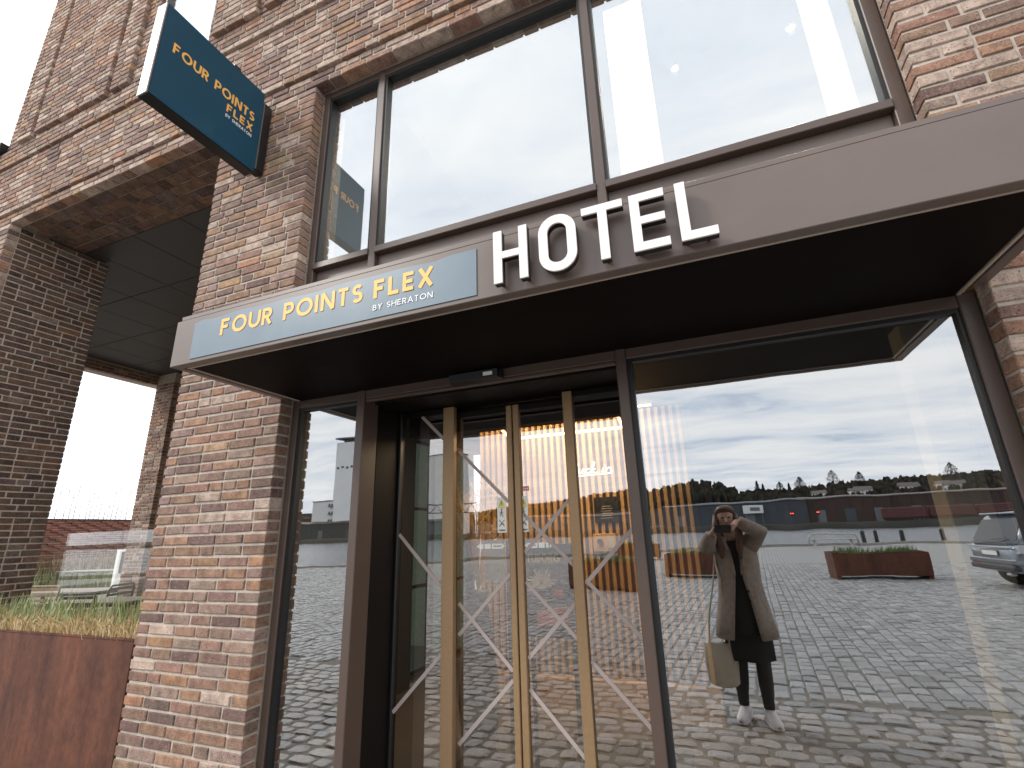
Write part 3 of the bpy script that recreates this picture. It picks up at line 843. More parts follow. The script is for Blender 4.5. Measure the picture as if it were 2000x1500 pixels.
# projecting sign
ps = empty("projecting_sign", (-3.05, 0, 4.3)); tag(ps, "square petrol blue projecting sign with yellow lettering on brick pillar", "sign")
top_part(MB().box(-3.10, -3.004, -.893, -.087, 4.318, 5.108, bev=.004).build("sign_body", M_BLACKMETAL), ps)
top_part(MB().box(-3.0038, -3.000, -.885, -.095, 4.326, 5.100).build("sign_face", M_BLUE), ps)
top_part(MB().box(-3.097, -3.007, -.900, -.8932, 4.322, 5.104).build("end_plate", M_ENDPLATE), ps)
top_part(MB().box(-3.085, -3.000, -.0868, -.004, 4.36, 5.03, bev=.01).build("wall_bracket", M_BLACKMETAL), ps)
top_part(MB().box(-3.075, -3.03, -.36, -.30, 5.1082, 5.16, bev=.004).build("service_box", M_BLACKMETAL), ps)
for s_, ya, yb, za, zb, wd, m in (("FOUR POINTS", -.808, -.155, 4.755, 4.838, .18, M_YELLOW), ("FLEX", -.385, -.158, 4.652, 4.722, .20, M_YELLOW), ("BY SHERATON", -.385, -.16, 4.602, 4.629, .13, M_WHITETXT)):
    text(s_, (-2.9998, ya, za), (0, 1, 0), (0, 0, 1), (1, 0, 0), yb - ya, zb - za, wd, each=lambda q: top_part(q.build("letter", m), ps))

# door sensor
ds = empty("door_sensor", (-1.165, .08, 2.37)); tag(ds, "black motion sensor bar above the sliding doors", "sensor")
top_part(fixnormals(MB().prism([(0, 0), (.052, .012), (.058, .055), (0, .06)], (-1.315, FY - .003, 2.372), (0, -1, 0), (0, 0, 1), (.30, 0, 0)).build("housing", M_BLACKMETAL)), ds)
top_part(MB().box(-1.10, -1.045, FY - .0625, FY - .0585, 2.395, 2.415).build("info_label", M_WHITETXT), ds)
top_part(MB().box(-1.012, -0.998, FY - .05, FY - .004, 2.374, 2.428, bev=.004).build("end_cap", M_BLACKMETAL), ds)

# stickers on the sliding leaves
M_STICK = mat("white sticker", (0.78, 0.78, 0.74), .5)
M_STICKY = mat("yellow warning print", (0.66, 0.56, 0.06), .5)
M_STICKK = mat("black print", (0.03, 0.03, 0.03), .6)
M_STICKR = mat("red print", (0.6, 0.2, 0.2), .6)
YS = SY - .0016
def sticker_warn(x0, x1, lab):
    s_ = empty("warning_sticker", (x0, YS, 1.55)); tag(s_, lab, "sticker", "door leaf stickers")
    top_part(MB().box(x0, x1, YS - .0006, YS, 1.555, 1.763).build("sheet", M_STICK), s_)
    c_ = (x0 + x1) / 2; y = YS - .0009
    top_part(MB().prism([(-.021, 0), (.021, 0), (0, .040)], (c_, y, 1.712), U, V, (0, -.0004, 0)).build("triangle", M_STICKY), s_)
    top_part(MB().box(c_ - .022, c_ + .022, y - .0004, y, 1.700, 1.708).build("strip", M_STICKY), s_)
    k_ = MB()
    k_.box(c_ - .0018, c_ + .0018, y - .0012, y - .0008, 1.724, 1.740); k_.box(c_ - .0018, c_ + .0018, y - .0012, y - .0008, 1.717, 1.720)
    def st(pts, wd): stroke(k_, pts, wd, Vector((c_, y, 1.62)), Vector(U), Vector(V), Vector(NN), .0004 + random.random() * .0006, .0004)
    st([(-.010, .030), (-.002, .052), (.010, .026)], .004); st([(-.002, .052), (0, .066)], .005); st([(-.014, .05), (0, .058), (.012, .048)], .003)
    st(arc(.001, .072, .004, .004, 0, 360, 8), .003)
    st([(-.018, -.030), (.018, .010)], .0035); st([(-.018, .010), (.018, -.030)], .0035)
    st([(-.014, -.026), (-.006, -.012), (.0, -.02)], .003); st([(.006, -.02), (.010, -.012), (.014, -.02)], .003)
    text("TORMAX", (c_ - .022, y - .0004, 1.563), U, V, NN, .044, .010, .22, .0003, mb=k_)
    top_part(k_.build("print", M_STICKK), s_)
sticker_warn(-1.249, -1.190, "warning sticker with yellow triangle on the left sliding leaf")
sticker_warn(-1.104, -1.048, "warning sticker with yellow triangle on the right sliding leaf")
def sticker_arrow(x0, x1, flip, lab):
    s_ = empty("arrow_sticker", (x0, YS, 1.47)); tag(s_, lab, "sticker", "door arrow stickers")
    z0, z1 = 1.463, 1.492
    w_ = x1 - x0
    segs = [(0, .12), (.16, .25), (.29, .50)]
    mb = []
    for a, c_ in segs:
        poly = [(a * w_, 0), (c_ * w_, 0), (c_ * w_, z1 - z0), (a * w_, z1 - z0)] if a > 0 else [(0, (z1 - z0) / 2), (.12 * w_, 0), (.12 * w_, z1 - z0)]
        mb.append(poly)
    mb.append([(.54 * w_, 0), (.9 * w_, 0), (w_, (z1 - z0) / 2), (.9 * w_, z1 - z0), (.54 * w_, z1 - z0)])
    for poly in mb:
        if flip: poly = [(w_ - a, b_) for a, b_ in poly]
        top_part(fixnormals(MB().prism(poly, (x0, YS, z0), U, V, (0, -.0006, 0)).build("bar", M_STICK)), s_)
    cx = x0 + (w_ * .6 if not flip else w_ * .12)
    k_ = MB(); text("ASSA ABLOY", (cx, YS - .0008, z0 + .0105), U, V, NN, w_ * .28, .008, .2, .0003, mb=k_)
    top_part(k_.build("print", M_STICKK), s_)
GL['C'] = (.8, [arc(.46, .5, .46, .46, 45, 315, 18)])
sticker_arrow(-1.394, -1.203, False, "white arrow strip pointing to the middle on left sliding leaf")
sticker_arrow(-1.078, -0.900, True, "white arrow strip pointing to the middle on right sliding leaf")
s_ = empty("notice_sticker", (-1.075, YS, 1.79)); tag(s_, "small red and white notice sticker high on right sliding leaf", "sticker")
top_part(MB().box(-1.078, -1.036, YS - .0006, YS, 1.795, 1.822).build("sheet", M_STICKR), s_)
k_ = MB()
for q in range(3): k_.box(-1.072 + q * .012, -1.065 + q * .012, YS - .0012, YS - .0008, 1.803, 1.812)
top_part(k_.build("print", M_STICK), s_)

# ------------------------------------------------------------------ lobby
tag(MB().box(-3.29, 3.3, .62, 6.5, -.02, .004).build("lobby_floor", M_FLOORIN), "dark lobby floor behind the glass", "floor", kind="structure")
tag(MB().box(-3.29, 3.3, .225, 6.5, 2.74, 2.80).build("lobby_ceiling", M_DARKWALL), "dark lobby ceiling", "ceiling", kind="structure")
tag(MB().box(-3.29, 3.3, 6.4, 6.6, 0, 2.74).build("lobby_wall", M_DARKWALL), "dark rear wall of the lobby", "wall", kind="structure")
tag(MB().box(3.1, 3.29, .37, 6.39, 0, 2.74).build("lobby_side_wall", M_DARKWALL), "dark side wall of the lobby", "wall", kind="structure")
b = MB(); b.box(-1.94, -0.38, .71, 2.0, .005, .016)
tag(b.build("door_mat", mat("ribbed mat", (.05, .045, .04), .9, noise=.3, nscale=60)), "dark ribbed entrance mat inside the doors", "mat")
sw = empty("slat_wall", (-1.3, 2.6, 0)); tag(sw, "vertical oak slat wall behind the reception with pale base line", "wall panel")
top_part(MB().box(-2.35, -.16, 2.62, 2.70, .0, 2.739).build("backing_board", M_WOODDK), sw)
x = -2.34; i = 0
sm_ = MB().box(-.017, .017, -.045, 0, .30, 2.70, bev=.002).build("slat", M_WOOD); sm_.location = (x + .02, 2.618, 0); top_part(sm_, sw)
while x < -.26:
    x += .068
    c_ = sm_.copy(); COL.objects.link(c_); c_.parent = sw; c_.matrix_parent_inverse = sm_.matrix_parent_inverse.copy(); c_.location = (x + .02, 2.618, 0)
top_part(MB().box(-2.35, -.16, 2.50, 2.618, .0, .28).build("plinth", M_WOOD), sw)
top_part(MB().box(-2.35, .0, 2.488, 2.499, .005, .022).build("base_trim", M_TRIM), sw)
top_part(MB().box(-2.33, -.45, 2.53, 2.550, 2.712, 2.728).build("top_light", M_LED), sw)
for nm_, lx_, ly_, lo_, ro_, pw_ in (("slat_wash_lamp", 1.9, .05, (-1.4, 2.30, 2.72), (R(20), 0, 0), 13), ("pendant_lamp", 1.0, 1.2, (-1.25, 1.72, 2.485), (0, 0, 0), 24)):
    ld = bpy.data.lights.new(nm_, 'AREA'); ld.shape = 'RECTANGLE'; ld.size = lx_; ld.size_y = ly_; ld.energy = pw_; ld.color = (1.0, .74, .44)
    lo = bpy.data.objects.new(nm_, ld); COL.objects.link(lo); lo.location = lo_; lo.rotation_euler = ro_; lo.parent = sw; lo.matrix_parent_inverse = sw.matrix_basis.inverted()
pl_ = empty("linear_pendant", (-1.3, 1.7, 2.5)); tag(pl_, "thin rectangular led pendant hanging in the lobby", "lamp")
def bar(p, q, r_=.012):
    top_part(MB().tube([p, q], r_, 6).build("light_bar", M_LED), pl_)
bar((-1.60, 1.08, 2.5), (-1.90, 2.40, 2.5)); bar((-1.88, 2.42, 2.5), (-.72, 2.42, 2.5)); bar((-.62, 1.06, 2.5), (-.72, 2.40, 2.5)); bar((-1.60, 1.06, 2.5), (-.62, 1.04, 2.5))
for p in ((-1.62, 1.1), (-1.87, 2.38), (-.63, 1.1), (-.72, 2.38)):
    top_part(MB().tube([(p[0], p[1], 2.51), (p[0], p[1], 2.74)], .002, 5).build("cable", M_BLACK), pl_)
ci = empty("check_in_sign", (-1.2, 2.56, 2.1)); tag(ci, "white script check in sign on the slat wall", "sign")
k_ = MB()
SCR = [  # handwriting: c h e c k   i n
 arc(.10, .2, .10, .2, 50, 320, 10), [(.18, .03), (.32, .5), (.34, .85), (.30, .95), (.26, .8), (.26, 0)], [(.26, .15), (.34, .38), (.42, .36), (.44, .05), (.50, .02)],
 [(.50, .02), (.60, .2), (.64, .36), (.58, .40), (.54, .2), (.60, .0), (.70, .06)], arc(.80, .2, .09, .2, 60, 320, 8), [(.86, .04), (1.0, .5), (1.02, .85), (.98, .95), (.95, .8), (.95, 0)],
 [(1.10, .36), (.96, .18), (1.12, 0), (1.2, .05)], [(1.42, .38), (1.40, .05), (1.48, .02)], [(1.45, .56), (1.46, .6)], [(1.56, .38), (1.56, 0)], [(1.56, .2), (1.66, .38), (1.74, .33), (1.74, .05), (1.84, .06)]]
for q, pts in enumerate(SCR):
    stroke(k_, [(a * .245 + b_ * .03, b_ * .115) for a, b_ in pts], .0075, Vector((-1.335, 2.565, 2.10)), Vector(U), Vector(V), Vector(NN), .001 * q, .006)
stroke(k_, [(.06, -.022), (.44, -.012)], .009, Vector((-1.335, 2.565, 2.10)), Vector(U), Vector(V), Vector(NN), .0, .006)
M_NEON = mat("lit white script", (1, .9, .8), .5, emit=(1, .85, .7), estr=1.4)
top_part(k_.build("script_letters", M_NEON), ci)
mb_ = empty("menu_board", (-1.0, 2.56, 1.7)); tag(mb_, "small black notice board with fine print on the slat wall", "board")
top_part(MB().box(-1.10, -.86, 2.555, 2.570, 1.62, 1.86).build("board_sheet", M_BLACKMETAL), mb_)
k_ = MB()
for q in range(6): k_.box(-1.04 + .01 * (q % 3), -.92 - .012 * (q % 2), 2.5535, 2.5545, 1.66 + q * .022, 1.665 + q * .022)
top_part(k_.build("print", M_TRIM), mb_)
rd = empty("card_reader", (-1.0, 2.54, 1.3)); tag(rd, "wooden box with black knob and paper notice below the board", "box")
top_part(MB().box(-1.12, -.90, 2.50, 2.572, 1.36, 1.52, bev=.004).build("casing", M_WOOD), rd)
top_part(fixnormals(MB().tube([(-1.05, 2.505, 1.45), (-1.05, 2.47, 1.45)], .024, 12).build("knob", M_BLACKMETAL)), rd)
top_part(MB().box(-.985, -.915, 2.494, 2.499, 1.39, 1.50).build("paper", M_TRIM), rd)
# poster stand with beer poster
po = empty("poster_stand", (-1.15, 1.2, 0)); tag(po, "dark beer poster on a stand inside the right door leaf", "poster")
M_POSTER = mat("dark poster", (.02, .02, .022), .5)
M_POSTERC = mat("cream print", (.62, .52, .40), .6)
M_POSTERO = mat("orange print", (.62, .17, .07), .6)
top_part(MB().box(-1.345, -.955, 1.2, 1.215, .86, 1.47, bev=.003).build("poster_board", M_POSTER), po)
for x_ in (-1.30, -1.0): top_part(MB().box(x_ - .012, x_ + .012, 1.216, 1.24, .005, 1.3).build("leg", M_BLACKMETAL), po)
top_part(MB().box(-1.345, -.955, 1.18, 1.36, .005, .02).build("base_plate", M_BLACKMETAL), po)
yo = 1.1985
k_ = MB(); text("TUBORG", (-1.315, yo, 1.345), U, (0.0, 0, 1), NN, .25, .056, .20, .0006, gap=.18, mb=k_)
for i in range(15):      # spiky splash
    a = R(-20 + 235 * i / 14); r0, r1_ = .045, .085 + .02 * (i % 3)
    stroke(k_, [(r0 * math.cos(a) * .9, r0 * math.sin(a) * .7), (r1_ * math.cos(a) * .95, r1_ * math.sin(a) * .75)], .014, Vector((-1.21, yo, 1.21)), Vector(U), Vector(V), Vector(NN), .0006 * (i % 4), .0005)
stroke(k_, arc(0, 0, .035, .026, 0, 360, 12), .036, Vector((-1.21, yo, 1.21)), Vector(U), Vector(V), Vector(NN), .003, .0005)
stroke(k_, [(-.03, -.085), (.1, -.05)], .008, Vector((-1.21, yo, 1.16)), Vector(U), Vector(V), Vector(NN), .001, .0005)
top_part(k_.build("print", M_POSTERC), po)
k_ = MB(); k_.prism([(0, 0), (.22, .036), (.212, .135), (-.008, .10)], (-1.245, yo, .925), U, V, (0, -.001, 0)); k_.prism([(0, 0), (.06, .01), (.055, .05), (-.004, .04)], (-1.11, yo, 1.12), U, V, (0, -.001, 0))
top_part(fixnormals(k_.build("orange_blocks", M_POSTERO)), po)
# notices on a stand seen through the left leaf
nb = empty("notice_stand", (-1.55, 1.3, 0)); tag(nb, "stand with two pale printed notices behind the left door leaf", "stand")
top_part(MB().box(-1.69, -1.53, 1.3, 1.306, 1.20, 1.50).build("notice", mat("grey paper", (.45, .43, .40), .7)), nb)
top_part(MB().box(-1.46, -1.31, 1.3, 1.306, 1.20, 1.50).build("notice", MATS["grey paper"]), nb)
top_part(MB().box(-1.52, -1.48, 1.31, 1.33, .005, 1.5).build("post", M_BLACKMETAL), nb)
top_part(MB().box(-1.70, -1.30, 1.22, 1.42, .004, .018).build("foot_plate", M_BLACKMETAL), nb)
# dried pampas in a floor vase
pv = empty("dried_grass_vase", (-1.85, 1.5, 0)); tag(pv, "tall vase of golden dried pampas grass behind the left leaf", "vase")
rr_ = [(0.0, .10), (.05, .13), (.35, .16), (.75, .12), (1.05, .07), (1.12, .085)]
top_part(fixnormals(MB().loft([[(-1.85 + r_ * math.cos(2 * math.pi * k / 16), 1.5 + r_ * math.sin(2 * math.pi * k / 16), z_ + .004) for k in range(16)] for z_, r_ in rr_]).build("vase", M_BLACKMETAL, smooth=True)), pv)
M_PAMPAS = mat("dried pampas", (.50, .31, .12), .9, noise=.3, nscale=20)
k_ = MB()
for i in range(70):
    a = random.uniform(0, 6.28); sp = random.uniform(.03, .24); top_z = random.uniform(1.55, 2.0) - sp * .5
    p0 = Vector((-1.85, 1.5, 1.1)); p2 = Vector((-1.85 + sp * math.cos(a), 1.5 + sp * math.sin(a), top_z))
    p1 = (p0 + p2) / 2 + Vector((0, 0, .12))
    k_.tube([p0, p1, p2], [.003, .003, .002], 4)
    for j_ in range(22):
        t = random.uniform(.0, .30); q = p2 + Vector((random.gauss(0, .018), random.gauss(0, .018), -t * .6 + .05))
        d = Vector((random.gauss(0, 1), random.gauss(0, 1), random.gauss(.6, .6))).normalized() * .03
        s__ = d.orthogonal().normalized() * .005
        k_.add([q, q + s__, q + d], [(0, 1, 2)])
top_part(k_.build("plumes", M_PAMPAS), pv)
# glazed lobby flank on the left: pale green window seen through the left leaves
fl = empty("lobby_side_window", (-3.2, 3, 0)); tag(fl, "tall dark framed side window of the lobby with greenish panes", "window")
for i in range(3):
    y0 = 2.78 + i * .62
    for z0, z1 in ((.1, .95), (1.0, 1.85), (1.9, 2.68)):
        top_part(MB().box(-3.462, -3.455, y0 + .04, y0 + .58, z0, z1).build("pane", M_SIDEPANE), fl)
    for z0 in (.05, .955, 1.855, 2.69): top_part(MB().box(-3.48, -3.43, y0 + .04, y0 + .58, z0, z0 + .04).build("glazing_bar", M_BLACKMETAL), fl)
    top_part(MB().box(-3.49, -3.42, y0 - .03, y0 + .039, .0, 2.735).build("post", M_BLACKMETAL), fl)
# column and upper room
M_COLUMN = mat('grey beige column', (.42, .40, .36), .8)
tag(MB().box(-3.27, -2.532, .363, .40, 0, 2.735).box(-2.5425, -2.532, .24, .362, 0, 2.735).build('lobby_pier_lining', M_DARKWALL), 'dark inner lining of the brick pillar', 'wall', kind='structure')
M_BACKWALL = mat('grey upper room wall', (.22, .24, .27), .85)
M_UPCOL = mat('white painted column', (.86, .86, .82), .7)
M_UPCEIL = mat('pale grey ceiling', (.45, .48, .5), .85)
tag(MB().box(-3.285, -3.275, .37, 2.74, 0, 2.735).build('lobby_flank_wall', M_DARKWALL), 'dark wall lining beside the entrance doors', 'wall', kind='structure')
def thing_box(name, x0, x1, y0, y1, z0, z1, m, label, cat, group=None, bev=.005):
    o = MB().box(x0, x1, y0, y1, z0, z1, bev=bev).build(name, m); tag(o, label, cat, group); return o
thing_box("lobby_column", 1.22, 1.42, 1.25, 1.45, .004, 2.739, M_COLUMN, "pale square column behind the large ground floor window", "column")
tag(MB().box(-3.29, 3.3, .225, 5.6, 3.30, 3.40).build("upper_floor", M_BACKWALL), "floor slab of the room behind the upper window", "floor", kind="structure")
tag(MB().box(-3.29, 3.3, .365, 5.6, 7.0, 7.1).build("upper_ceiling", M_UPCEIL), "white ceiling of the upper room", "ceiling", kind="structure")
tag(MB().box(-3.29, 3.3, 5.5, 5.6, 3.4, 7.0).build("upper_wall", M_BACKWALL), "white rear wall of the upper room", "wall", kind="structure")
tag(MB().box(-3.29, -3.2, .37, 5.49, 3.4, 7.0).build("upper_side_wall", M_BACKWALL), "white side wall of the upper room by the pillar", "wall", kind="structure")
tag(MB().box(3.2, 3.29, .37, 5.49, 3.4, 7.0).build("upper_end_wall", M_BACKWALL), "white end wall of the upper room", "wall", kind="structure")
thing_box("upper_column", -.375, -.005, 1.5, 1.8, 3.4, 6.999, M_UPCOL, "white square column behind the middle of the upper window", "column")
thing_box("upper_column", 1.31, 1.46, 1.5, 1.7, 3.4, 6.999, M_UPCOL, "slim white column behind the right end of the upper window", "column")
for x_, y_, lab in ((.276, 2.8, "small round downlight nearer the middle column upstairs"), (1.55, 2.8, "small round downlight near the right end of the upper window"), (-.19, .72, "added unseen downlight brightening the white middle column upstairs")):  # the third lamp is added out of view to brighten the middle column
    d_ = empty("ceiling_downlight", (x_, y_, 6.98)); tag(d_, lab, "lamp", "upper room downlights")
    top_part(fixnormals(MB().tube([(x_, y_, 6.999), (x_, y_, 6.983)], .06, 16).build("trim_ring", M_WALLWHITE)), d_)
    pld = bpy.data.lights.new("downlight_lamp", "SPOT"); pld.energy = 140 if y_ > 1 else 150; pld.spot_size = R(150); pld.spot_blend = .6; pld.shadow_soft_size = .03; pld.color = (1, .86, .68)
    plo = bpy.data.objects.new("downlight_lamp", pld); COL.objects.link(plo); plo.location = (x_, y_, 6.94); top_part(plo, d_)
    top_part(fixnormals(MB().tube([(x_, y_, 6.982), (x_, y_, 6.978)], .032, 16).build("lens", M_SPOT)), d_)

# ------------------------------------------------------------------ planter, grass and screen beside the pillar
def grass_blades(n, x0, x1, y0, y1, z0, hmin, hmax, wid, lean, cols, dry=False):
    k_ = MB()
    for i in range(n):
        x_, y_ = random.uniform(x0, x1), random.uniform(y0, y1)
        h_ = random.uniform(hmin, hmax); a = random.uniform(0, 6.28); ln_ = random.uniform(.1, 1) * lean * h_
        dx_, dy_ = math.cos(a) * ln_, math.sin(a) * ln_
        t = random.uniform(0, 6.28); wx, wy = math.cos(t) * wid * random.uniform(.6, 1.3), math.sin(t) * wid
        c = random.choice(cols); g = random.uniform(.75, 1.25); c = tuple(q * g for q in c)
        m1 = (x_ + dx_ * .35, y_ + dy_ * .35, z0 + h_ * .6)
        k_.add([(x_ - wx, y_ - wy, z0), (x_ + wx, y_ + wy, z0), (m1[0] + wx * .8, m1[1] + wy * .8, m1[2]), (m1[0] - wx * .8, m1[1] - wy * .8, m1[2]),
                (x_ + dx_, y_ + dy_, z0 + h_ * (1 if not dry else .8))], [(0, 1, 2, 3), (3, 2, 4)], c)
    return k_
M_GRASS = mat("grass blade", (.2, .25, .08), .6, attr=True)
GREEN = [(.24, .29, .12), (.28, .33, .16), (.19, .24, .09), (.36, .37, .20)]
STRAW = [(.60, .45, .24), (.66, .53, .32), (.50, .36, .17)]
def planter(name, x0, x1, y0, y1, z0, z1, label, group, feet=0.0, rz=0.0, near=False):
    cx, cy = (x0 + x1) / 2, (y0 + y1) / 2
    e = empty(name, (cx, cy, 0), rz); tag(e, label, "planter", group)
    hx, hy = (x1 - x0) / 2, (y1 - y0) / 2; t = .012
    b_ = MB()
    zb = z0 + feet
    b_.box(-hx, hx, -hy, -hy + t, zb, z1, bev=.003); b_.box(-hx, hx, hy - t, hy, zb, z1, bev=.003)
    b_.box(-hx, -hx + t, -hy + t, hy - t, zb, z1); b_.box(hx - t, hx, -hy + t, hy - t, zb, z1)
    o = b_.build("planter_box", M_CORTEN); o.parent = e
    o = MB().box(-hx + t, hx - t, -hy + t, hy - t, zb + .02, z1 - .05).build("soil", mat("dark soil " + label[:6], (.05, .035, .025), .95, noise=.3)); o.parent = e
    rim = MB(); rim.box(-hx - .004, hx + .004, -hy - .004, -hy + .022, z1, z1 + .01); rim.box(-hx - .004, hx + .004, hy - .022, hy + .004, z1, z1 + .01)
    rim.box(-hx - .004, -hx + .022, -hy + .022, hy - .022, z1, z1 + .01); rim.box(hx - .022, hx + .004, -hy + .022, hy - .022, z1, z1 + .01)
    o = rim.build("rim", M_CORTEN); o.parent = e
    if feet > 0:
        for sx in (-1, 1):
            o = MB().box(sx * (hx - .06) - .05, sx * (hx - .06) + .05, -hy + .02, hy - .02, 0, zb).build("foot", M_CORTEN); o.parent = e
    if near:
        k_ = grass_blades(800, -hx + .02, hx - .02, -hy + .05, hy - .02, z1 - .05, .12, .33, .0062, .25, GREEN); o = k_.build("green_grass", M_GRASS); o.parent = e; o["kind"] = "stuff"
        k_ = grass_blades(7000, -hx + .015, hx - .015, -hy + .012, hy - .02, z1 - .05, .08, .23, .0034, .8, STRAW, True); o = k_.build("dry_grass", M_GRASS); o.parent = e; o["kind"] = "stuff"
    else:
        k_ = MB()
        for c0 in (-.62, -.3, .25, .6):
            q = grass_blades(160, hx * c0 - .28, hx * c0 + .28, -hy + .05, hy - .05, z1 - .05, .06, .26, .010, .4, [(.10, .15, .04), (.14, .19, .06)])
            k_.add(q.v, q.f, (.12, .17, .05))
        o = k_.build("grass_tufts", M_GRASS); o.parent = e; o["kind"] = "stuff"
    return e
planter("corten_planter", -6.25, -3.735, .10, .56, 0, .935, "tall rusty steel planter with green and straw grass beside the brick pillar", "rusty planters", near=True)
planter("corten_planter", 2.97, 5.31, -15.95, -14.98, 0, .69, "low rusty planter mirrored in the large window right of the photographer", "rusty planters", feet=.09)
planter("corten_planter", -1.82, .52, -16.3, -15.35, 0, .69, "low rusty planter mirrored half hidden behind the photographer", "rusty planters", feet=.09)
planter("corten_planter", -5.4, -3.1, -26.6, -25.6, 0, .72, "farthest low rusty planter mirrored at the large window's left edge", "rusty planters", feet=.09)
planter("corten_planter", -4.15, -1.95, -11.6, -10.7, 0, .72, "low rusty planter mirrored in the sliding doors", "rusty planters", feet=.09, rz=R(28))

gs = empty("glass_screen", (-5, .62, 0)); tag(gs, "frameless glass wind screen behind the tall rusty planter", "screen")
top_part(MB().box(-6.32, -4.95, .615, .627, .05, 1.675).build("pane", M_SCREEN), gs)
top_part(MB().box(-4.94, -3.60, .615, .627, .05, 1.675).build("pane", M_SCREEN), gs)
for x_ in (-6.2, -5.1, -4.8, -3.7): top_part(MB().box(x_ - .03, x_ + .03, .60, .642, 0, .12, bev=.004).build("clamp", M_BLACKMETAL), gs)

# ---- terrace
M_TERR = mat("terrace tile", (.22, .20, .18), .7, noise=.2, nscale=2)
tag(MB().box(-30, -3.58, .37, 24, -.05, .0).build("terrace_floor", M_TERR), "grey terrace paving beyond the passage", "floor", kind="structure")
M_TABLE = mat("pale table slat", (.27, .235, .20), .5, noise=.15)
M_CHAIR = mat("dark tube steel", (.035, .032, .030), .45)
M_CHAIRW = mat("light wood slat", (.40, .29, .18), .6, noise=.15)
def table(cx, cy, lx, ly, rz, label):
    e = empty("terrace_table", (cx, cy, 0), rz); tag(e, label, "table", "terrace tables")
    n_ = 6
    for i in range(n_):
        y0 = -ly / 2 + ly * i / n_
        o = MB().box(-lx / 2, lx / 2, y0 + .004, y0 + ly / n_ - .004, .715, .74, bev=.003).build("slat", M_TABLE); o.parent = e
    o = MB().box(-lx / 2 + .03, lx / 2 - .03, -ly / 2 + .03, ly / 2 - .03, .67, .714).build("apron", M_CHAIR); o.parent = e
    for sx in (-1, 1):
        for sy in (-1, 1):
            o = MB().box(sx * (lx / 2 - .07) - .022, sx * (lx / 2 - .07) + .022, sy * (ly / 2 - .07) - .022, sy * (ly / 2 - .07) + .022, 0, .67).build("leg", M_CHAIR); o.parent = e
table(-12.0, 4.0, 1.9, .85, R(18), "pale slatted terrace table nearest the planter grass")
table(-9.2, 3.0, 1.5, .8, R(18), "pale slatted terrace table beside the brick pillar")
table(-20.6, 9.3, 2.4, .9, R(18), "long pale slatted terrace table farther back")
def chair(cx, cy, rz, label, m2):
    e = empty("terrace_chair", (cx, cy, 0), rz); tag(e, label, "chair", "terrace chairs")
    for s__ in (-1, 1):
        o = MB().tube([(s__ * .26, .24, 0), (s__ * .26, .24, .45)], .013, 6).build("leg", M_CHAIR); o.parent = e
        o = MB().tube([(s__ * .26, -.22, 0), (s__ * .26, -.22, .45)], .013, 6).build("leg", M_CHAIR); o.parent = e
    o = MB().tube([(-.28, -.22, .45), (-.28, -.27, .82), (-.24, -.28, .88), (.24, -.28, .88), (.28, -.27, .82), (.28, -.22, .45)], .017, 8).build("back_frame", m2, smooth=True); o.parent = e
    for i in range(4):
        o = MB().box(-.27, .27, -.285 + .01 * i, -.262 + .01 * i, .80 - i * .09, .845 - i * .09, bev=.003).build("back_slat", m2); o.parent = e
    for i in range(6):
        o = MB().box(-.27, .27, -.22 + i * .08, -.152 + i * .08, .445, .462, bev=.003).build("seat_slat", m2); o.parent = e
chair(-11.4, 3.1, R(200), "light wooden slat chair in front of the nearest terrace table", M_CHAIRW)
chair(-10.3, 3.7, R(110), "dark chair at the end of the nearest terrace table", M_CHAIR)
chair(-8.9, 2.3, R(198), "dark chair in front of the table beside the pillar", M_CHAIR)
chair(-18.9, 9.6, R(40), "pale chair behind the long terrace table", M_TABLE)
chair(-17.5, 9.6, R(20), "pale chair behind the long table nearer the pillar", M_TABLE)
# garden wall with relief bricks, planting bed in front of it
gw = empty("garden_wall", (-24, 10, 0)); tag(gw, "low red brick relief wall behind the terrace with harbour masts above", "wall")
GB = []
sv_BR = BR[:]; BR.clear()
wl = MB(); wl.box(-24.3, -24.012, -2, 30, 0, 2.58); top_part(wl.build("core", M_MORTAR), gw)
BR.clear()
for r_ in range(13, 30):
    z0 = r_ * .086
    y_ = 4 + (r_ % 2) * .21
    while y_ < 20:
        pr = .07 if (int(y_ / .21) + r_) % 3 == 0 else .0
        vs = [(-24.012 + (pr if a else 0) + (.012 if a else 0), y_ + b_ * .20, z0 + c_ * .070) for a in (0, 1) for b_ in (0, 1) for c_ in (0, 1)]
        g = random.uniform(.7, 1.2)
        GB.append((vs, [(4, 6, 7, 5), (0, 1, 3, 2), (0, 4, 5, 1), (2, 3, 7, 6), (0, 2, 6, 4), (1, 5, 7, 3)], (.22 * g, .075 * g, .05 * g)))
        y_ += .42 / 2
k_ = MB()
for vs, fs, c in GB: k_.add(vs, fs, c)
top_part(k_.build("bricks", M_BRICK, kind="stuff"), gw)
top_part(MB().box(-24.35, -23.94, -2, 30, 2.585, 2.63, bev=.01).build("coping", M_BLACKMETAL), gw)
k_ = grass_blades(5000, -23.8, -22.4, 3, 20, 0, .5, 1.55, .022, .35, [(.19, .115, .055), (.26, .17, .085), (.14, .085, .045)])
tag(k_.build("dry_planting", M_GRASS), "brown dry planting bed in front of the garden wall", "plants", kind="stuff")
k_ = grass_blades(2600, -22.6, -21.9, 3, 20, 0, .3, .95, .018, .35, GREEN)
tag(k_.build("green_planting", M_GRASS), "strip of green grasses along the terrace edge", "plants", kind="stuff")
sp = empty("service_pillar", (-18, 8.4, 0)); tag(sp, "slim white service pillar on the terrace", "post")
top_part(MB().box(-18.1, -17.9, 8.3, 8.5, 0, 1.42, bev=.02).build("post_body", M_WALLWHITE), sp)
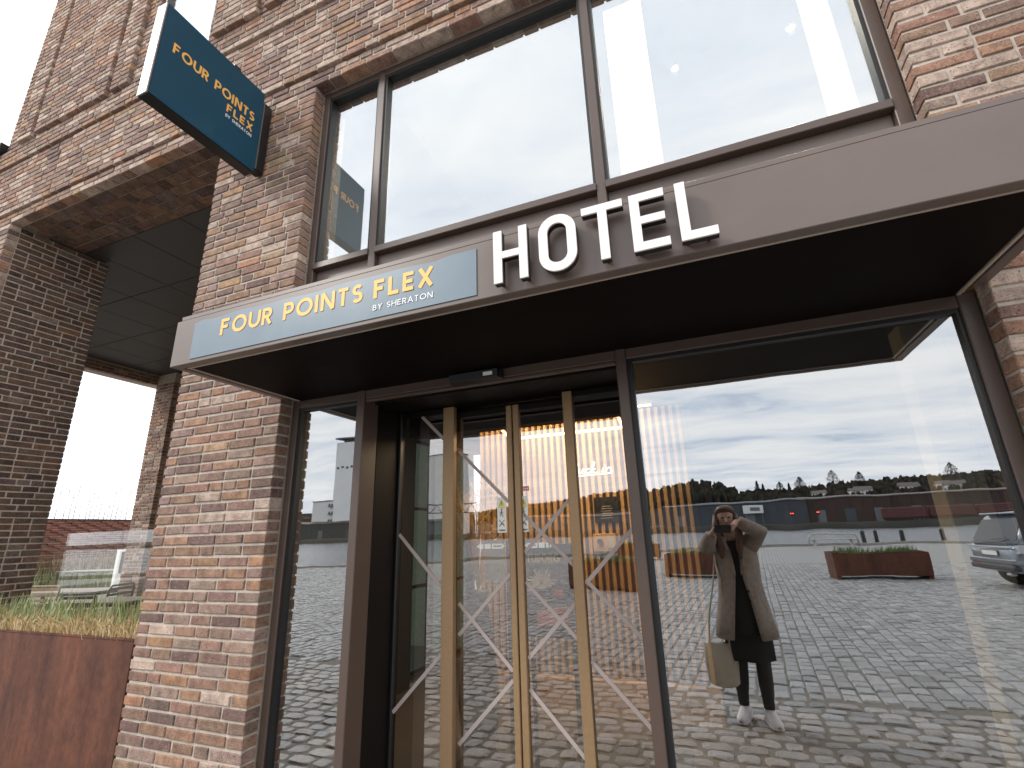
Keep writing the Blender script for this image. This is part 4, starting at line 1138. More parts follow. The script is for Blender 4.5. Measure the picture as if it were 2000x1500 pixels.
top_part(MB().box(-17.898, -17.893, 8.34, 8.46, .7, 1.36).build("display", M_BLACKMETAL), sp)
# sailing boats: masts over the wall
M_MAST = mat("grey mast", (.30, .29, .29), .5)
M_HULL = mat("white hull", (.7, .7, .7), .4)
mast = [(58.55, 14.2), (55.49, 12.45), (56.85, 12.95), (57.73, 11.6), (61.31, 12.8), (63.98, 11.9), (65.38, 13.0), (66.28, 14.15), (68.26, 13.6), (60.66, 10.9), (63.0, 10.5), (54.2, 11.2), (69.6, 11.4), (59.5, 9.8), (62.2, 12.0), (67.2, 11.6), (64.6, 9.9)]
mast.sort()
ORD = ["first", "second", "third", "fourth", "fifth", "sixth", "seventh", "eighth", "ninth", "tenth", "eleventh", "twelfth", "thirteenth", "fourteenth", "fifteenth", "sixteenth", "seventeenth"]
for i, (y_, z_) in enumerate(mast):
    X0 = -120 - (i % 3) * 4; f_ = -X0 / 120; yy = (y_ + 2.3) * f_ - 2.3; zz = 1.55 + (z_ - 1.55) * f_
    e = empty("sailing_boat", (X0, yy, -1.3)); tag(e, ORD[i] + " sailing boat mast from the left above the garden wall", "boat", "moored sailing boats")
    tz = (zz + 1.3)
    o = MB().tube([(0, 0, .8), (.25, .1, tz)], [.10, .055], 6).build("mast", M_MAST); o.parent = e
    o = MB().tube([(.2, -1.1, tz * .62), (.2, 1.1, tz * .62)], .035, 5).build("spreader", M_MAST); o.parent = e
    o = MB().tube([(0, -3.6, .9), (.25, .1, tz * .98)], .018, 4).build("stay", M_MAST); o.parent = e
    o = MB().tube([(0, 3.6, .9), (.25, .1, tz * .98)], .018, 4).build("stay", M_MAST); o.parent = e
    rings = []
    for t in np.linspace(0, 1, 9):
        w_ = 1.35 * math.sin(math.pi * min(1, .18 + t * .82)) ** .7 + .03; y0 = -5 + 10 * t
        rings.append([(-w_, y0, 1.0 + .2 * t), (-w_ * .8, y0, .2), (0, y0, -.3), (w_ * .8, y0, .2), (w_, y0, 1.0 + .2 * t)])
    o = fixnormals(MB().loft(rings, cap=True).build("hull", M_HULL)); o.parent = e

# ------------------------------------------------------------------ the harbour mirrored in the glass
M_LAND = mat("far embankment", (.045, .042, .035), .95, noise=.4, nscale=.05)
M_WOODS = mat("bare winter woods", (.055, .045, .034), .95, attr=True)
def land(name, pts, label, m, cat):
    """terrain strip: list of (x, y, z) front toe and ridge rows"""
    b_ = MB(); n_ = len(pts[0]); vs = [p for row in pts for p in row]; fs = []
    for i in range(len(pts) - 1):
        for k in range(n_ - 1): fs.append((i * n_ + k, i * n_ + k + 1, (i + 1) * n_ + k + 1, (i + 1) * n_ + k))
    b_.add(vs, fs); o = b_.build(name, m, smooth=True); fixnormals(o); tag(o, label, cat, kind="structure"); return o
xs = np.linspace(-900, 700, 60)
def shore_y(x_): return -285 - 20 * math.sin(x_ / 170.0) if x_ > -150 else -285 - 20 * math.sin(-150 / 170.0) + (x_ + 150) * .12
land("far_shore", [[(x_, shore_y(x_) + 1.5, -1.6) for x_ in xs], [(x_, shore_y(x_), 1.6) for x_ in xs], [(x_, shore_y(x_) - 60, 2.4) for x_ in xs], [(x_, -560, 6) for x_ in xs]], "dark embankment along the far side of the harbour", M_LAND, "shore")
HP = [(-1.6, .02), (-.9, .03), (-.6, .045), (-.38, .062), (-.26, .070), (-.16, .084), (-.10, .079), (-.035, .091), (.009, .083), (.05, .068), (.10, .066), (.2, .071), (.3, .075), (.44, .076), (.7, .07), (1.2, .04)]
def ridge(rx): 
    for (a, za), (c_, zc) in zip(HP[:-1], HP[1:]):
        if a <= rx <= c_: return za + (zc - za) * (rx - a) / (c_ - a)
    return .02
DH = 560.0
xh = np.linspace(-1.55 * DH, 1.1 * DH, 120)
hz = [1.55 + DH * ridge(x_ / DH) - 9 for x_ in xh]
land("hill", [[(x_, -400, 1.5) for x_ in xh], [(x_ * .93, -470, z_ * .55) for x_, z_ in zip(xh, hz)], [(x_, -DH, z_) for x_, z_ in zip(xh, hz)], [(x_, -DH - 200, z_ * .7) for x_, z_ in zip(xh, hz)]], "wooded hill rising behind the far shore", M_WOODS, "hill")
# treeline on the hill: twiggy clumps
k_ = MB()
for i in range(9000):
    j_ = random.randrange(20, 119); t = random.random()
    x_ = xh[j_] + random.uniform(-5, 5); y_ = -DH + t * 95; z_ = hz[j_] * (1 - .45 * (95 * t / 90)) if t < .95 else hz[j_] * .55
    r_ = random.uniform(1.4, 4.5); h_ = random.uniform(5.5, 8.5)
    g = random.uniform(.55, 1.4); c = random.choice([(.060, .046, .034), (.045, .040, .028), (.075, .055, .036), (.035, .040, .026)]); c = tuple(q * g for q in c)
    for q in range(3):
        a = random.uniform(0, 6.28); dx_, dy_ = math.cos(a) * r_, math.sin(a) * r_
        k_.add([(x_ - dx_ * .5, y_ - dy_ * .5, z_ - 1), (x_ + dx_ * .5, y_ + dy_ * .5, z_ - 1), (x_ + dx_ * random.uniform(.3, .9), y_ + dy_, z_ + h_ * random.uniform(.6, .9)), (x_ + random.uniform(-1, 1), y_, z_ + h_), (x_ - dx_ * random.uniform(.3, .9), y_ - dy_, z_ + h_ * random.uniform(.5, .8))], [(0, 1, 2, 3, 4)], c)
tag(k_.build("treeline", M_WOODS), "dense bare winter woods covering the far hill", "trees", kind="stuff")
# single trees standing above the ridge
M_BARK = mat("bark", (.05, .04, .03), .9)
M_CROWN = mat("dark winter crown", (.05, .045, .03), .9, attr=True)
def far_tree(rx, h_, kind, label):
    x_ = rx * 540; z0 = 1.55 + 540 * ridge(rx) - 9
    e = empty("ridge_tree", (x_, -540, z0)); tag(e, label, "tree", "trees on the ridge")
    o = MB().tube([(0, 0, -1), (.2, 0, h_ * .5), (0, 0, h_ * .9)], [.6, .4, .1], 6).build("trunk", M_BARK); o.parent = e
    k2 = MB()
    for i in range(800):
        t = random.random()
        if kind == 0: rr2 = (1 - t) * h_ * .22 + .2; zz = h_ * (.12 + .88 * t)
        else: rr2 = math.sin(math.pi * (.12 + .85 * t)) * h_ * .34; zz = h_ * (.12 + .88 * t)
        a = random.uniform(0, 6.28); q = rr2 * math.sqrt(random.random()); px, py = q * math.cos(a), q * math.sin(a)
        s2 = random.uniform(.4, 1.1); d = Vector((random.gauss(0, 1), random.gauss(0, 1), random.gauss(.4, 1))).normalized() * s2; w2 = d.orthogonal().normalized() * s2 * .4
        g = random.uniform(.6, 1.4); P0 = Vector((px, py, zz))
        k2.add([P0 - w2, P0 + w2, P0 + d], [(0, 1, 2)], (.045 * g, .042 * g, .028 * g) if kind == 0 else (.06 * g, .048 * g, .034 * g))
    o = k2.build("crown", M_CROWN); o.parent = e
names = ["narrow conifer on the ridge just right of the rounded wood", "second narrow conifer on the ridge beside the first", "broad bare tree on the ridge left of the white houses", "tall bare tree standing clear on the ridge above the brick hall",
         "round bare tree on the ridge above the middle of the hall", "bare tree on the ridge nearest the window's right edge", "small conifer on the ridge left of the broad bare tree", "bushy bare tree on the ridge over the blue hall's end"]
for (rx, h_, kd), nm in zip([(.075, 15, 0), (.084, 12, 0), (.145, 15, 1), (.195, 18, 1), (.235, 14, 1), (.36, 16, 1), (.128, 11, 0), (.112, 13, 1)], names): far_tree(rx, h_, kd, nm)
# houses on the hill
M_HW = mat("white render far", (.78, .78, .76), .8); M_HR = mat("grey roof far", (.14, .12, .11), .8); M_WIN = mat("far window", (.05, .06, .07), .3)
def house(x_, y_, z_, w_, d_, h_, m, rm, label, name="hill_house", cat="house", grp_=None, rows=2, roofh=None):
    e = empty(name, (x_, y_, z_)); tag(e, label, cat, grp_)
    o = MB().box(-w_ / 2, w_ / 2, -d_ / 2, d_ / 2, 0, h_).build("wall", m); o.parent = e
    rh = roofh if roofh is not None else w_ * .25
    o = fixnormals(MB().prism([(-d_ / 2 - .3, 0), (d_ / 2 + .3, 0), (0, rh)], (-w_ / 2 - .3, 0, h_), (0, 1, 0), (0, 0, 1), (w_ + .6, 0, 0)).build("roof", rm)); o.parent = e
    n_ = max(2, int(w_ / 3))
    for r_ in range(rows):
        for i in range(n_):
            xx = -w_ / 2 + w_ * (i + .5) / n_; zz = h_ * (r_ + .3) / rows
            o = MB().box(xx - .55, xx + .55, d_ / 2 + .01, d_ / 2 + .08, zz, zz + h_ / rows * .5).build("window", M_WIN); o.parent = e
    return e
for i, (rx, dd, lab) in enumerate([(.225, 470, "wide white house on the slope above the brick hall"), (.236, 480, "small white house beside the wide one on the slope"), (.345, 485, "white villa high on the slope near the right window edge"), (.36, 478, "smaller white house below the villa on the slope"), (.17, 480, "pale house on the slope left of the white ones"), (.30, 490, "pale house between the white house and the villa")]):
    zz = hz[int((rx * DH + 1.55 * DH) / (2.65 * DH) * 119)]
    house(rx * dd, -dd, zz * .62, 10 + 3 * (i % 2), 8, 5 + (i % 3), M_HW, M_HR, lab, grp_="houses on the hill", rows=1)
# halls on the far quay
M_BLUEHALL = mat("blue grey sheet hall", (.052, .058, .068), .6, noise=.1, nscale=.2); M_REDHALL = mat("red brown hall", (.062, .036, .030), .75, noise=.2, nscale=.15); M_GREYHALL = mat("grey shed", (.16, .17, .18), .8, noise=.15, nscale=.2)
def hall(name, x0, x1, y0, dep, h_, m, label, doors=3, ribs=True):
    e = empty(name, ((x0 + x1) / 2, y0, 1.5)); tag(e, label, "building", "halls on the far quay"); w_ = x1 - x0
    o = MB().box(-w_ / 2, w_ / 2, -dep, 0, 0, h_).build("wall", m); o.parent = e
    o = fixnormals(MB().prism([(-dep - .5, 0), (.5, 0), (.5, .5), (-dep / 2, 2.2), (-dep - .5, .5)], (-w_ / 2 - .5, 0, h_), (0, 1, 0), (0, 0, 1), (w_ + 1, 0, 0)).build("roof", M_HR if m is not M_BLUEHALL else M_BLUEHALL)); o.parent = e
    for i in range(doors):
        xx = -w_ / 2 + w_ * (i + .5) / doors
        o = MB().box(xx - 2.2, xx + 2.2, .02, .15, 0, h_ * .55).build("door", M_WIN if i % 2 else M_GREYHALL); o.parent = e
    if ribs:
        for i in range(int(w_ / 6)):
            xx = -w_ / 2 + 6 * (i + .5); o = MB().box(xx - .2, xx + .2, .02, .3, h_ * .58, h_).build("pilaster", m); o.parent = e
    return e
hall("blue_hall", -30, 47, -318, 40, 12.6, M_BLUEHALL, "long blue grey sheet metal hall on the far quay", 4)
hall("brick_hall", 47.6, 88, -322, 45, 13.4, M_REDHALL, "shorter red brown hall next to the blue hall", 3)
hall("long_brick_hall", 89, 210, -325, 45, 13.6, M_REDHALL, "long red brown hall behind the red wagons", 6)
hall("low_shed", -120, -45, -318, 30, 9, M_GREYHALL, "low pale grey shed left of the blue hall", 4)
sg = empty("quay_board", (20, -316, 1.5)); tag(sg, "white lettered board standing before the blue hall", "sign")
for q in (-4, 4): o = MB().box(q - .2, q + .2, -.2, .2, 0, 7).build("leg", M_GREYHALL); o.parent = sg
o = MB().box(-5, 5, .21, .4, 7, 11.5).build("board_panel", M_HW); o.parent = sg
o = MB().box(-1.5, 3.2, .42, .5, 8.3, 10.3).build("print", M_GREYHALL); o.parent = sg
# red wagons
M_WAG = mat("red wagon paint", (.105, .030, .026), .5, noise=.25, nscale=.4)
for i in range(6):
    e = empty("freight_wagon", (88 + i * 19.5, -308 - i * .6, 1.6)); tag(e, ["first", "second", "third", "fourth", "fifth", "sixth"][i] + " red freight wagon from the left before the long brick hall", "wagon", "train of red wagons")
    o = MB().box(-9, 9, -1.5, 1.5, 1.4, 6.4, bev=.3).build("wagon_body", M_WAG); o.parent = e
    o = MB().box(-8.5, 8.5, -1.3, 1.3, .9, 1.39).build("underframe", M_BLACKMETAL); o.parent = e
    for q in (-6.5, -4.5, 4.5, 6.5):
        o = fixnormals(MB().tube([(q, 1.35, .5), (q, 1.6, .5)], .5, 12).build("wheel", M_BLACKMETAL)); o.parent = e
M_RED = mat("red signal lamp", (1, .1, .05), .5, emit=(1, .06, .03), estr=6)
for x_, lab in ((37, "signal mast with two red lamps before the blue hall"), (49, "signal mast with red lamps before the shorter brick hall")):
    e = empty("rail_signal", (x_, -300, 1.5)); tag(e, lab, "signal", "rail signals")
    o = MB().tube([(0, 0, 0), (0, 0, 6.5)], .12, 6).build("mast", M_BLACKMETAL); o.parent = e
    o = MB().box(-.8, .8, -.2, .2, 4.6, 6.6).build("backboard", M_BLACKMETAL); o.parent = e
    for q in (-.4, .4): o = MB().box(q - .22, q + .22, .21, .3, 5.6, 6.05).build("lamp", M_RED); o.parent = e
# silo tower and white blocks across the basin on the left
M_SILO = mat("pale grey silo concrete", (.86, .86, .85), .8, noise=.04, nscale=.1)
e = empty("silo_tower", (-250, -318, 1)); tag(e, "tall pale silo tower with dark overhanging flat cap", "tower")
o = MB().box(-23, 23, -14, 14, 0, 73.5).build("shaft", M_SILO); o.parent = e
o = MB().box(-19, 26, -17, 11.5, 73.6, 76.5).build("cap_storey", M_HR); o.parent = e
o = MB().box(-24, 30, -18, 15.5, 76.6, 77.6).build("roof_slab", M_GREYHALL); o.parent = e
M_STRIP = mat("grey glazed strip", (.14, .16, .19), .35, noise=.3, nscale=.3)
for x0, x1, z0, z1 in ((3.5, 6.5, 4, 71), (8.5, 13.5, 4, 56), (9, 13, 57, 72), (15, 19, 4, 56)):
    o = MB().box(x0, x1, 14.02, 14.5, z0, z1).build("glazed_strip", M_STRIP if x0 != 9 else M_SILO); o.parent = e
for i in range(5): o = MB().box(-21.5 + i * 4.2, -19.4 + i * 4.2, 14.02, 14.2, 52 + .6 * (i % 2), 53.6 + .5 * (i % 2)).build("vent", M_WIN); o.parent = e
for i in range(22): o = MB().box(8.4, 19.2, 14.51, 14.6, 5 + i * 2.35, 5.3 + i * 2.35).build("transom", M_GREYHALL); o.parent = e
o = MB().tube([(8, 0, 77.6), (8, 0, 83)], .2, 5).build("antenna", M_BLACKMETAL); o.parent = e
def block(name, x0, x1, y0, z1, m, label, rows, cols):
    e = empty(name, ((x0 + x1) / 2, y0, 1)); tag(e, label, "building", "blocks beyond the basin"); w_ = x1 - x0
    o = MB().box(-w_ / 2, w_ / 2, -14, 0, 0, z1).build("wall", m); o.parent = e
    o = MB().box(-w_ / 2 - .4, w_ / 2 + .4, -14.4, .4, z1, z1 + .6).build("roof", M_HR); o.parent = e
    for r_ in range(rows):
        for c_ in range(cols):
            xx = w_ / 2 - 1.6 - c_ * 2.6; zz = z1 * (r_ + .35) / rows
            o = MB().box(xx - .8, xx + .8, .02, .1, zz, zz + 1.8).build("window", M_WIN); o.parent = e
        o = MB().box(w_ / 2 - 4.4, w_ / 2 + .8, .11, 1.5, z1 * (r_ + .25) / rows, z1 * (r_ + .25) / rows + .9).build("balcony", M_GREYHALL); o.parent = e
    return e
block("apartment_block", -297, -276, -308, 29.0, M_HW, "white apartment block with balconies left of the silo tower", 5, 2)
block("apartment_block", -333, -303, -312, 20.5, M_REDHALL, "dark red low block left of the white apartment block", 4, 8)
block("storage_block", -206, -168, -312, 57, M_SILO, "pale windowless storage block right of the silo tower", 1, 1)
hall("dark_shed", -345, -240, -300, 12, 11, mat("dark green shed", (.045, .055, .06), .8, noise=.2, nscale=.2), "dark shed row in front of the silo tower", 4)
hall("grey_shed", -238, -170, -300, 12, 9, M_GREYHALL, "weathered grey shed right of the dark shed row", 5)
e = empty("conveyor_bridge", (-160, -270, 1)); tag(e, "black lattice conveyor bridge beside the storage block", "bridge")
k2 = MB()
for z_ in (14, 19): k2.box(-26, 26, -.3, .3, z_, z_ + .6)
for i in range(13):
    x_ = -26 + i * 4
    k2.tube([(x_, 0, 14.3), (x_ + 4, 0, 19.3)] if i % 2 else [(x_, 0, 19.3), (x_ + 4, 0, 14.3)], .22, 4)
o = k2.build("truss", M_BLACKMETAL); o.parent = e
for q in (-22, 22): o = MB().box(q - .6, q + .6, -.8, .8, -1, 13.9).build("support", M_BLACKMETAL); o.parent = e
# mooring posts along the quay and a bench rail
M_PILE = mat("dark mooring timber", (.05, .045, .04), .85, noise=.3, nscale=4)
for i, (x_, lab) in enumerate([(10.2, "first mooring post from the left beyond the quay edge"), (11.1, "second mooring post from the left, close to the first"), (13.0, "third mooring post from the left beyond the quay edge"), (15.6, "fourth mooring post from the left beyond the quay edge"), (18.4, "mooring post nearest the mirrored car")]):
    y_ = -44.2 - (x_ - 10) * .2
    e = empty("mooring_post", (x_, y_, -1.5)); tag(e, lab, "post", "mooring posts")
    o = MB().tube([(0, 0, -1), (0, 0, 2.35)], [.17, .14], 8).build("pile", M_PILE); o.parent = e
    o = fixnormals(MB().tube([(0, 0, 2.36), (0, 0, 2.45)], [.17, .10], 8).build("cap", M_BLACKMETAL)); o.parent = e
bn = empty("quay_bench", (7.2, -38.4, 0), R(-10)); tag(bn, "pale tubular bench rail near the quay edge", "bench")
o = MB().tube([(-1.5, 0, 0), (-1.45, 0, .62), (-1.3, 0, .78), (1.3, 0, .78), (1.45, 0, .62), (1.5, 0, 0)], .06, 8).build("rail", mat("galvanised tube", (.42, .41, .38), .5), smooth=True); o.parent = bn
o = MB().box(-1.42, 1.42, -.22, .22, .42, .48, bev=.01).build("seat", MATS["galvanised tube"]); o.parent = bn
for q in (-1.1, 1.1): o = MB().box(q - .05, q + .05, -.2, .2, 0, .419).build("support", MATS["galvanised tube"]); o.parent = bn

# ------------------------------------------------------------------ silver car
M_PAINT = mat("silver grey car paint", (.30, .33, .37), .28, metal=.55, coat=.8, noise=.03, nscale=3)
M_CARGLASS = mat("dark car glass", (.02, .025, .028), .05, spec=.8)
M_TYRE = mat("tyre rubber", (.02, .02, .02), .8); M_RIM = mat("alloy rim", (.45, .45, .46), .35, metal=.7)
M_LAMPC = mat("clear lamp", (.55, .56, .58), .12, spec=.8); M_LAMPR = mat("red lamp", (.35, .03, .02), .2); M_PLASTIC = mat("dark bumper plastic", (.05, .05, .055), .6)
car = empty("parked_car", (5.86, -12.9, 0), R(-8)); tag(car, "silver grey estate car seen from behind at the window's right edge", "car")
def cp2(o): o.parent = car; return o
rings = []
for x_, zb, hw, belt in [(-.03, .50, .66, .86), (.02, .40, .80, .95), (.16, .36, .875, 1.01), (.5, .33, .90, 1.03), (1.5, .32, .905, 1.02), (3.0, .32, .905, 1.0), (3.6, .33, .89, .98), (4.2, .34, .86, .90), (4.55, .38, .76, .76), (4.66, .45, .60, .62)]:
    half = [(hw * .86, zb), (hw * .97, zb + .08), (hw, .62), (hw * .995, .80), (hw * .965, belt - .06), (hw * .93, belt)]
    rings.append([(x_, y_, z_) for y_, z_ in half] + [(x_, -y_, z_) for y_, z_ in reversed(half)])
cp2(fixnormals(MB().loft(rings).build("body", M_PAINT, smooth=True)))
def rr3(x0, x1, hw, z_, r_):
    return [(x0 + r_ * .6, -hw, z_), (x1 - r_, -hw, z_), (x1, -hw + r_, z_), (x1, hw - r_, z_), (x1 - r_, hw, z_), (x0 + r_ * .6, hw, z_), (x0, hw - r_, z_), (x0, -hw + r_, z_)]
cab = [rr3(.08, 3.45, .845, 1.00, .12), rr3(.20, 3.05, .80, 1.22, .12), rr3(.40, 2.55, .70, 1.55, .13), rr3(.52, 2.35, .64, 1.635, .14), rr3(.75, 2.1, .5, 1.665, .2)]
cp2(fixnormals(MB().loft(cab).build("cabin", M_PAINT, smooth=True)))
cp2(fixnormals(MB().prism([(-.60, 1.06), (.60, 1.06), (.72, 1.10), (.60, 1.50), (-.60, 1.50), (-.72, 1.10)], (-.514, 0, 0), (0, 1, 0), (.584, 0, 1), (-.008, 0, 0)).build("rear_window", M_CARGLASS)))
for s_ in (-1, 1):
    def sidew(x0, x1, x2, x3):
        z0, z1 = 1.06, 1.50; y0, y1 = .838, .722
        vs = [(x0, s_ * y0, z0), (x1, s_ * y0, z0), (x2, s_ * y1, z1), (x3, s_ * y1, z1)]
        vs += [(a, b_ + s_ * .008, c_) for a, b_, c_ in vs]
        cp2(fixnormals(MB().add(vs, [(4, 5, 6, 7), (0, 3, 2, 1), (0, 1, 5, 4), (1, 2, 6, 5), (2, 3, 7, 6), (3, 0, 4, 7)]).build("side_window", M_CARGLASS)))
    sidew(.42, .98, 1.0, .62); sidew(1.06, 1.92, 1.86, 1.06); sidew(2.0, 3.02, 2.55, 1.96)
    cp2(fixnormals(MB().prism([(0, .80), (.40, .80), (.46, .90), (.34, .99), (.0, .98)], (.03, s_ * .80, 0), (1, 0, 0), (0, 0, 1), (0, s_ * .105, 0)).build("tail_light", M_LAMPC)))
    o = cp2(MB().box(-.05, .0, min(s_ * .44, s_ * .70), max(s_ * .44, s_ * .70), .55, .60, bev=.008).build("reflector", M_LAMPR))
    cp2(MB().tube([(.7, s_ * .60, 1.675), (.75, s_ * .60, 1.70), (2.1, s_ * .58, 1.70), (2.2, s_ * .57, 1.66)], .014, 6).build("roof_rail", M_BLACKMETAL))
    for x_ in (.82, 3.55):
        wh = cp2(fixnormals(MB().loft([[(x_ + r_ * math.cos(2 * math.pi * k / 24), s_ * y_, .35 + r_ * math.sin(2 * math.pi * k / 24)) for k in range(24)] for y_, r_ in ((.70, .33), (.71, .35), (.90, .35), (.915, .33), (.917, .25))]).build("wheel", M_TYRE, smooth=True)))
        rm = fixnormals(MB().loft([[(x_ + r_ * math.cos(2 * math.pi * k / 24), s_ * y_, .35 + r_ * math.sin(2 * math.pi * k / 24)) for k in range(24)] for y_, r_ in ((.90, .24), (.921, .24), (.915, .2), (.89, .06))]).build("rim", M_RIM)); rm.parent = wh
    cp2(MB().box(3.0, 3.12, min(s_ * .9, s_ * 1.05), max(s_ * .9, s_ * 1.05), .98, 1.12, bev=.03).build("mirror", M_PAINT))
cp2(MB().box(-.075, .10, -.80, .80, .42, .54, bev=.03).build("bumper", M_PLASTIC))
cp2(MB().box(-.055, .14, -.84, .84, .545, .68, bev=.03).build("bumper_top", M_PAINT))
cp2(MB().box(-.062, -.02, -.80, .80, .93, .965, bev=.012).build("chrome_strip", M_RIM))
cp2(MB().box(-.046, -.03, -.30, .30, .74, .88, bev=.004).build("plate_recess", M_PLASTIC))
cp2(MB().box(-.053, -.047, -.26, .26, .755, .865, bev=.002).build("number_plate", M_STICK))
cp2(MB().box(.30, .55, -.58, .58, 1.60, 1.65, bev=.02).build("spoiler", M_PAINT))
cp2(MB().tube([(.055, .05, 1.10), (.10, .42, 1.14)], .010, 5).build("wiper", M_BLACKMETAL))
cp2(MB().box(-.07, .1, .35, .55, .30, .37, bev=.03).build("exhaust", M_RIM))

# ------------------------------------------------------------------ the photographer
M_COAT = mat("taupe wool coat", (.30, .24, .20), .9, noise=.25, nscale=30, bump=.4, bscale=150, bdist=.004)
M_DRESS = mat("black dress", (.012, .012, .013), .85); M_TIGHT = mat("black tights", (.018, .016, .016), .7)
M_SKIN = mat("skin", (.52, .32, .24), .55); M_HAIR = mat("brown hair", (.11, .055, .032), .5, noise=.3, nscale=40, stretch=(6, 6, .6)); M_SHOE = mat("white trainers", (.72, .68, .68), .6, noise=.05)
per = empty("person", (.10, -2.55, 0)); tag(per, "person in taupe coat photographing the door, mirrored in the large window", "person")
def pp_(o): return top_part(o, per)
def skinned(name, verts, edges, m, sub=2):
    me = bpy.data.meshes.new(name); me.from_pydata([v[:3] for v in verts], edges, []); me.materials.append(m)
    o = bpy.data.objects.new(name, me); COL.objects.link(o)
    sk = o.modifiers.new("skin", 'SKIN'); sk.use_smooth_shade = True
    for i, v in enumerate(verts):
        me.skin_vertices[0].data[i].radius = (v[3], v[4] if len(v) > 4 else v[3])
    me.skin_vertices[0].data[0].use_root = True
    ss = o.modifiers.new("sub", 'SUBSURF'); ss.levels = sub; ss.render_levels = sub
    return o
V_ = [(.11, -2.57, .93, .13, .11), (.11, -2.58, 1.12, .115, .09), (.105, -2.575, 1.30, .13, .095), (.095, -2.565, 1.42, .06), (.085, -2.55, 1.49, .048),
      (.075, -2.525, 1.57, .075, .085), (.070, -2.515, 1.665, .082, .09), (.070, -2.515, 1.70, .06),
      (.195, -2.57, .87, .085), (.195, -2.535, .48, .056), (.19, -2.53, .27, .05), (.185, -2.52, .09, .034),
      (.03, -2.58, .87, .085), (.015, -2.58, .48, .056), (.005, -2.585, .27, .05), (.0, -2.585, .09, .034),
      (.245, -2.56, 1.385, .052), (.325, -2.45, 1.485, .042), (.165, -2.365, 1.60, .026),
      (-.035, -2.56, 1.385, .052), (-.125, -2.42, 1.375, .042), (-.065, -2.36, 1.49, .026)]
E_ = [(0, 1), (1, 2), (2, 3), (3, 4), (4, 5), (5, 6), (6, 7), (0, 8), (8, 9), (9, 10), (10, 11), (0, 12), (12, 13), (13, 14), (14, 15), (2, 16), (16, 17), (17, 18), (2, 19), (19, 20), (20, 21)]
pp_(skinned("body", V_, E_, M_SKIN))
# tights cover the legs
for (h0, k0, c0, a0) in ((8, 9, 10, 11), (12, 13, 14, 15)):
    pts = [Vector(V_[i][:3]) for i in (h0, k0, c0, a0)]
    pp_(fixnormals(MB().tube([pts[0], pts[0].lerp(pts[1], .5), pts[1], pts[2], pts[2].lerp(pts[3], .5), pts[3]], [.098, .082, .064, .060, .048, .042], 12).build("tights", M_TIGHT, smooth=True)))
# shoes
def shoe(x_, y_, rz):
    prof = [(-.11, .034, .075), (-.09, .042, .09), (-.03, .044, .095), (.04, .046, .07), (.09, .047, .055), (.135, .038, .045), (.155, .018, .03)]
    rings = []
    for t, hw, h_ in prof:
        ring = []
        for k in range(10):
            a = math.pi * 2 * k / 10; px = math.cos(a) * hw; pz = .005 + h_ * (.5 + .5 * math.sin(a)) if math.sin(a) > 0 else .005 + h_ * (.5 + .5 * math.sin(a))
            xx = px * math.cos(rz) + t * math.sin(rz); yy = -px * math.sin(rz) + t * math.cos(rz)
            ring.append((x_ + xx, y_ + yy, pz))
        rings.append(ring)
    o = pp_(fixnormals(MB().loft(rings).build("shoe", M_SHOE, smooth=True)))
    sole = [[(x_ + px * math.cos(rz) + t * math.sin(rz), y_ - px * math.sin(rz) + t * math.cos(rz), z_) for t, px in [(t, hw * 1.04) for t, hw, h_ in prof] + [(t, -hw * 1.04) for t, hw, h_ in reversed(prof)]] for z_ in (.0, .026)]
    s2 = fixnormals(MB().loft(sole).build("sole", M_SHOE)); s2.parent = o
shoe(.195, -2.47, R(12)); shoe(-.005, -2.54, R(-14))
# dress
def ell(cx, cy, rx, ry, z_, n=28, wav=0.0, ph=0): return [(cx + (rx + wav * math.sin(7 * 2 * math.pi * k / n + ph)) * math.cos(2 * math.pi * k / n), cy + (ry + wav * math.cos(5 * 2 * math.pi * k / n)) * math.sin(2 * math.pi * k / n), z_) for k in range(n)]
pp_(fixnormals(MB().loft([ell(.10, -2.565, .12, .085, 1.42), ell(.105, -2.575, .150, .105, 1.28), ell(.11, -2.58, .135, .10, 1.1), ell(.11, -2.575, .17, .135, .92), ell(.105, -2.57, .185, .15, .66, wav=.008), ell(.105, -2.57, .19, .16, .45, wav=.012)]).build("dress", M_DRESS, smooth=True)))
# coat: open front, lapels, sleeves
rings = []
for z_, cx, rx, ry, gap in [(1.455, .095, .085, .075, 24), (1.42, .10, .165, .100, 20), (1.36, .105, .195, .125, 14), (1.22, .11, .190, .140, 9), (1.08, .11, .185, .145, 12), (.95, .11, .200, .165, 17), (.80, .105, .222, .190, 22), (.62, .10, .25, .215, 26)]:
    n = 36; ring = []
    for k in range(n):
        a = R(90 + gap + (360 - 2 * gap) * k / (n - 1))
        wv = .006 * math.sin(k * 1.9 + z_ * 9) * (1.5 - z_)
        ring.append((cx + (rx + wv) * math.cos(a), -2.575 + (ry + wv) * math.sin(a), z_))
    rings.append(ring)
co_ = MB().loft(rings, closed=False, cap=False).build("coat", M_COAT, smooth=True)
sl = co_.modifiers.new("thick", 'SOLIDIFY'); sl.thickness = .012; sl.offset = 1
pp_(co_)
for sh, el, wr in ((16, 17, 18), (19, 20, 21)):
    a, b_, c_ = [Vector(V_[i][:3]) for i in (sh, el, wr)]
    a2 = a + (Vector((.10, -2.575, 1.37)) - a) * .35
    o = fixnormals(MB().tube([a2, a, a.lerp(b_, .5), b_ + (b_ - a).normalized() * .01, b_.lerp(c_, .5), b_.lerp(c_, .92)], [.085, .088, .078, .072, .062, .052], 14).build("sleeve", M_COAT, smooth=True)); pp_(o)
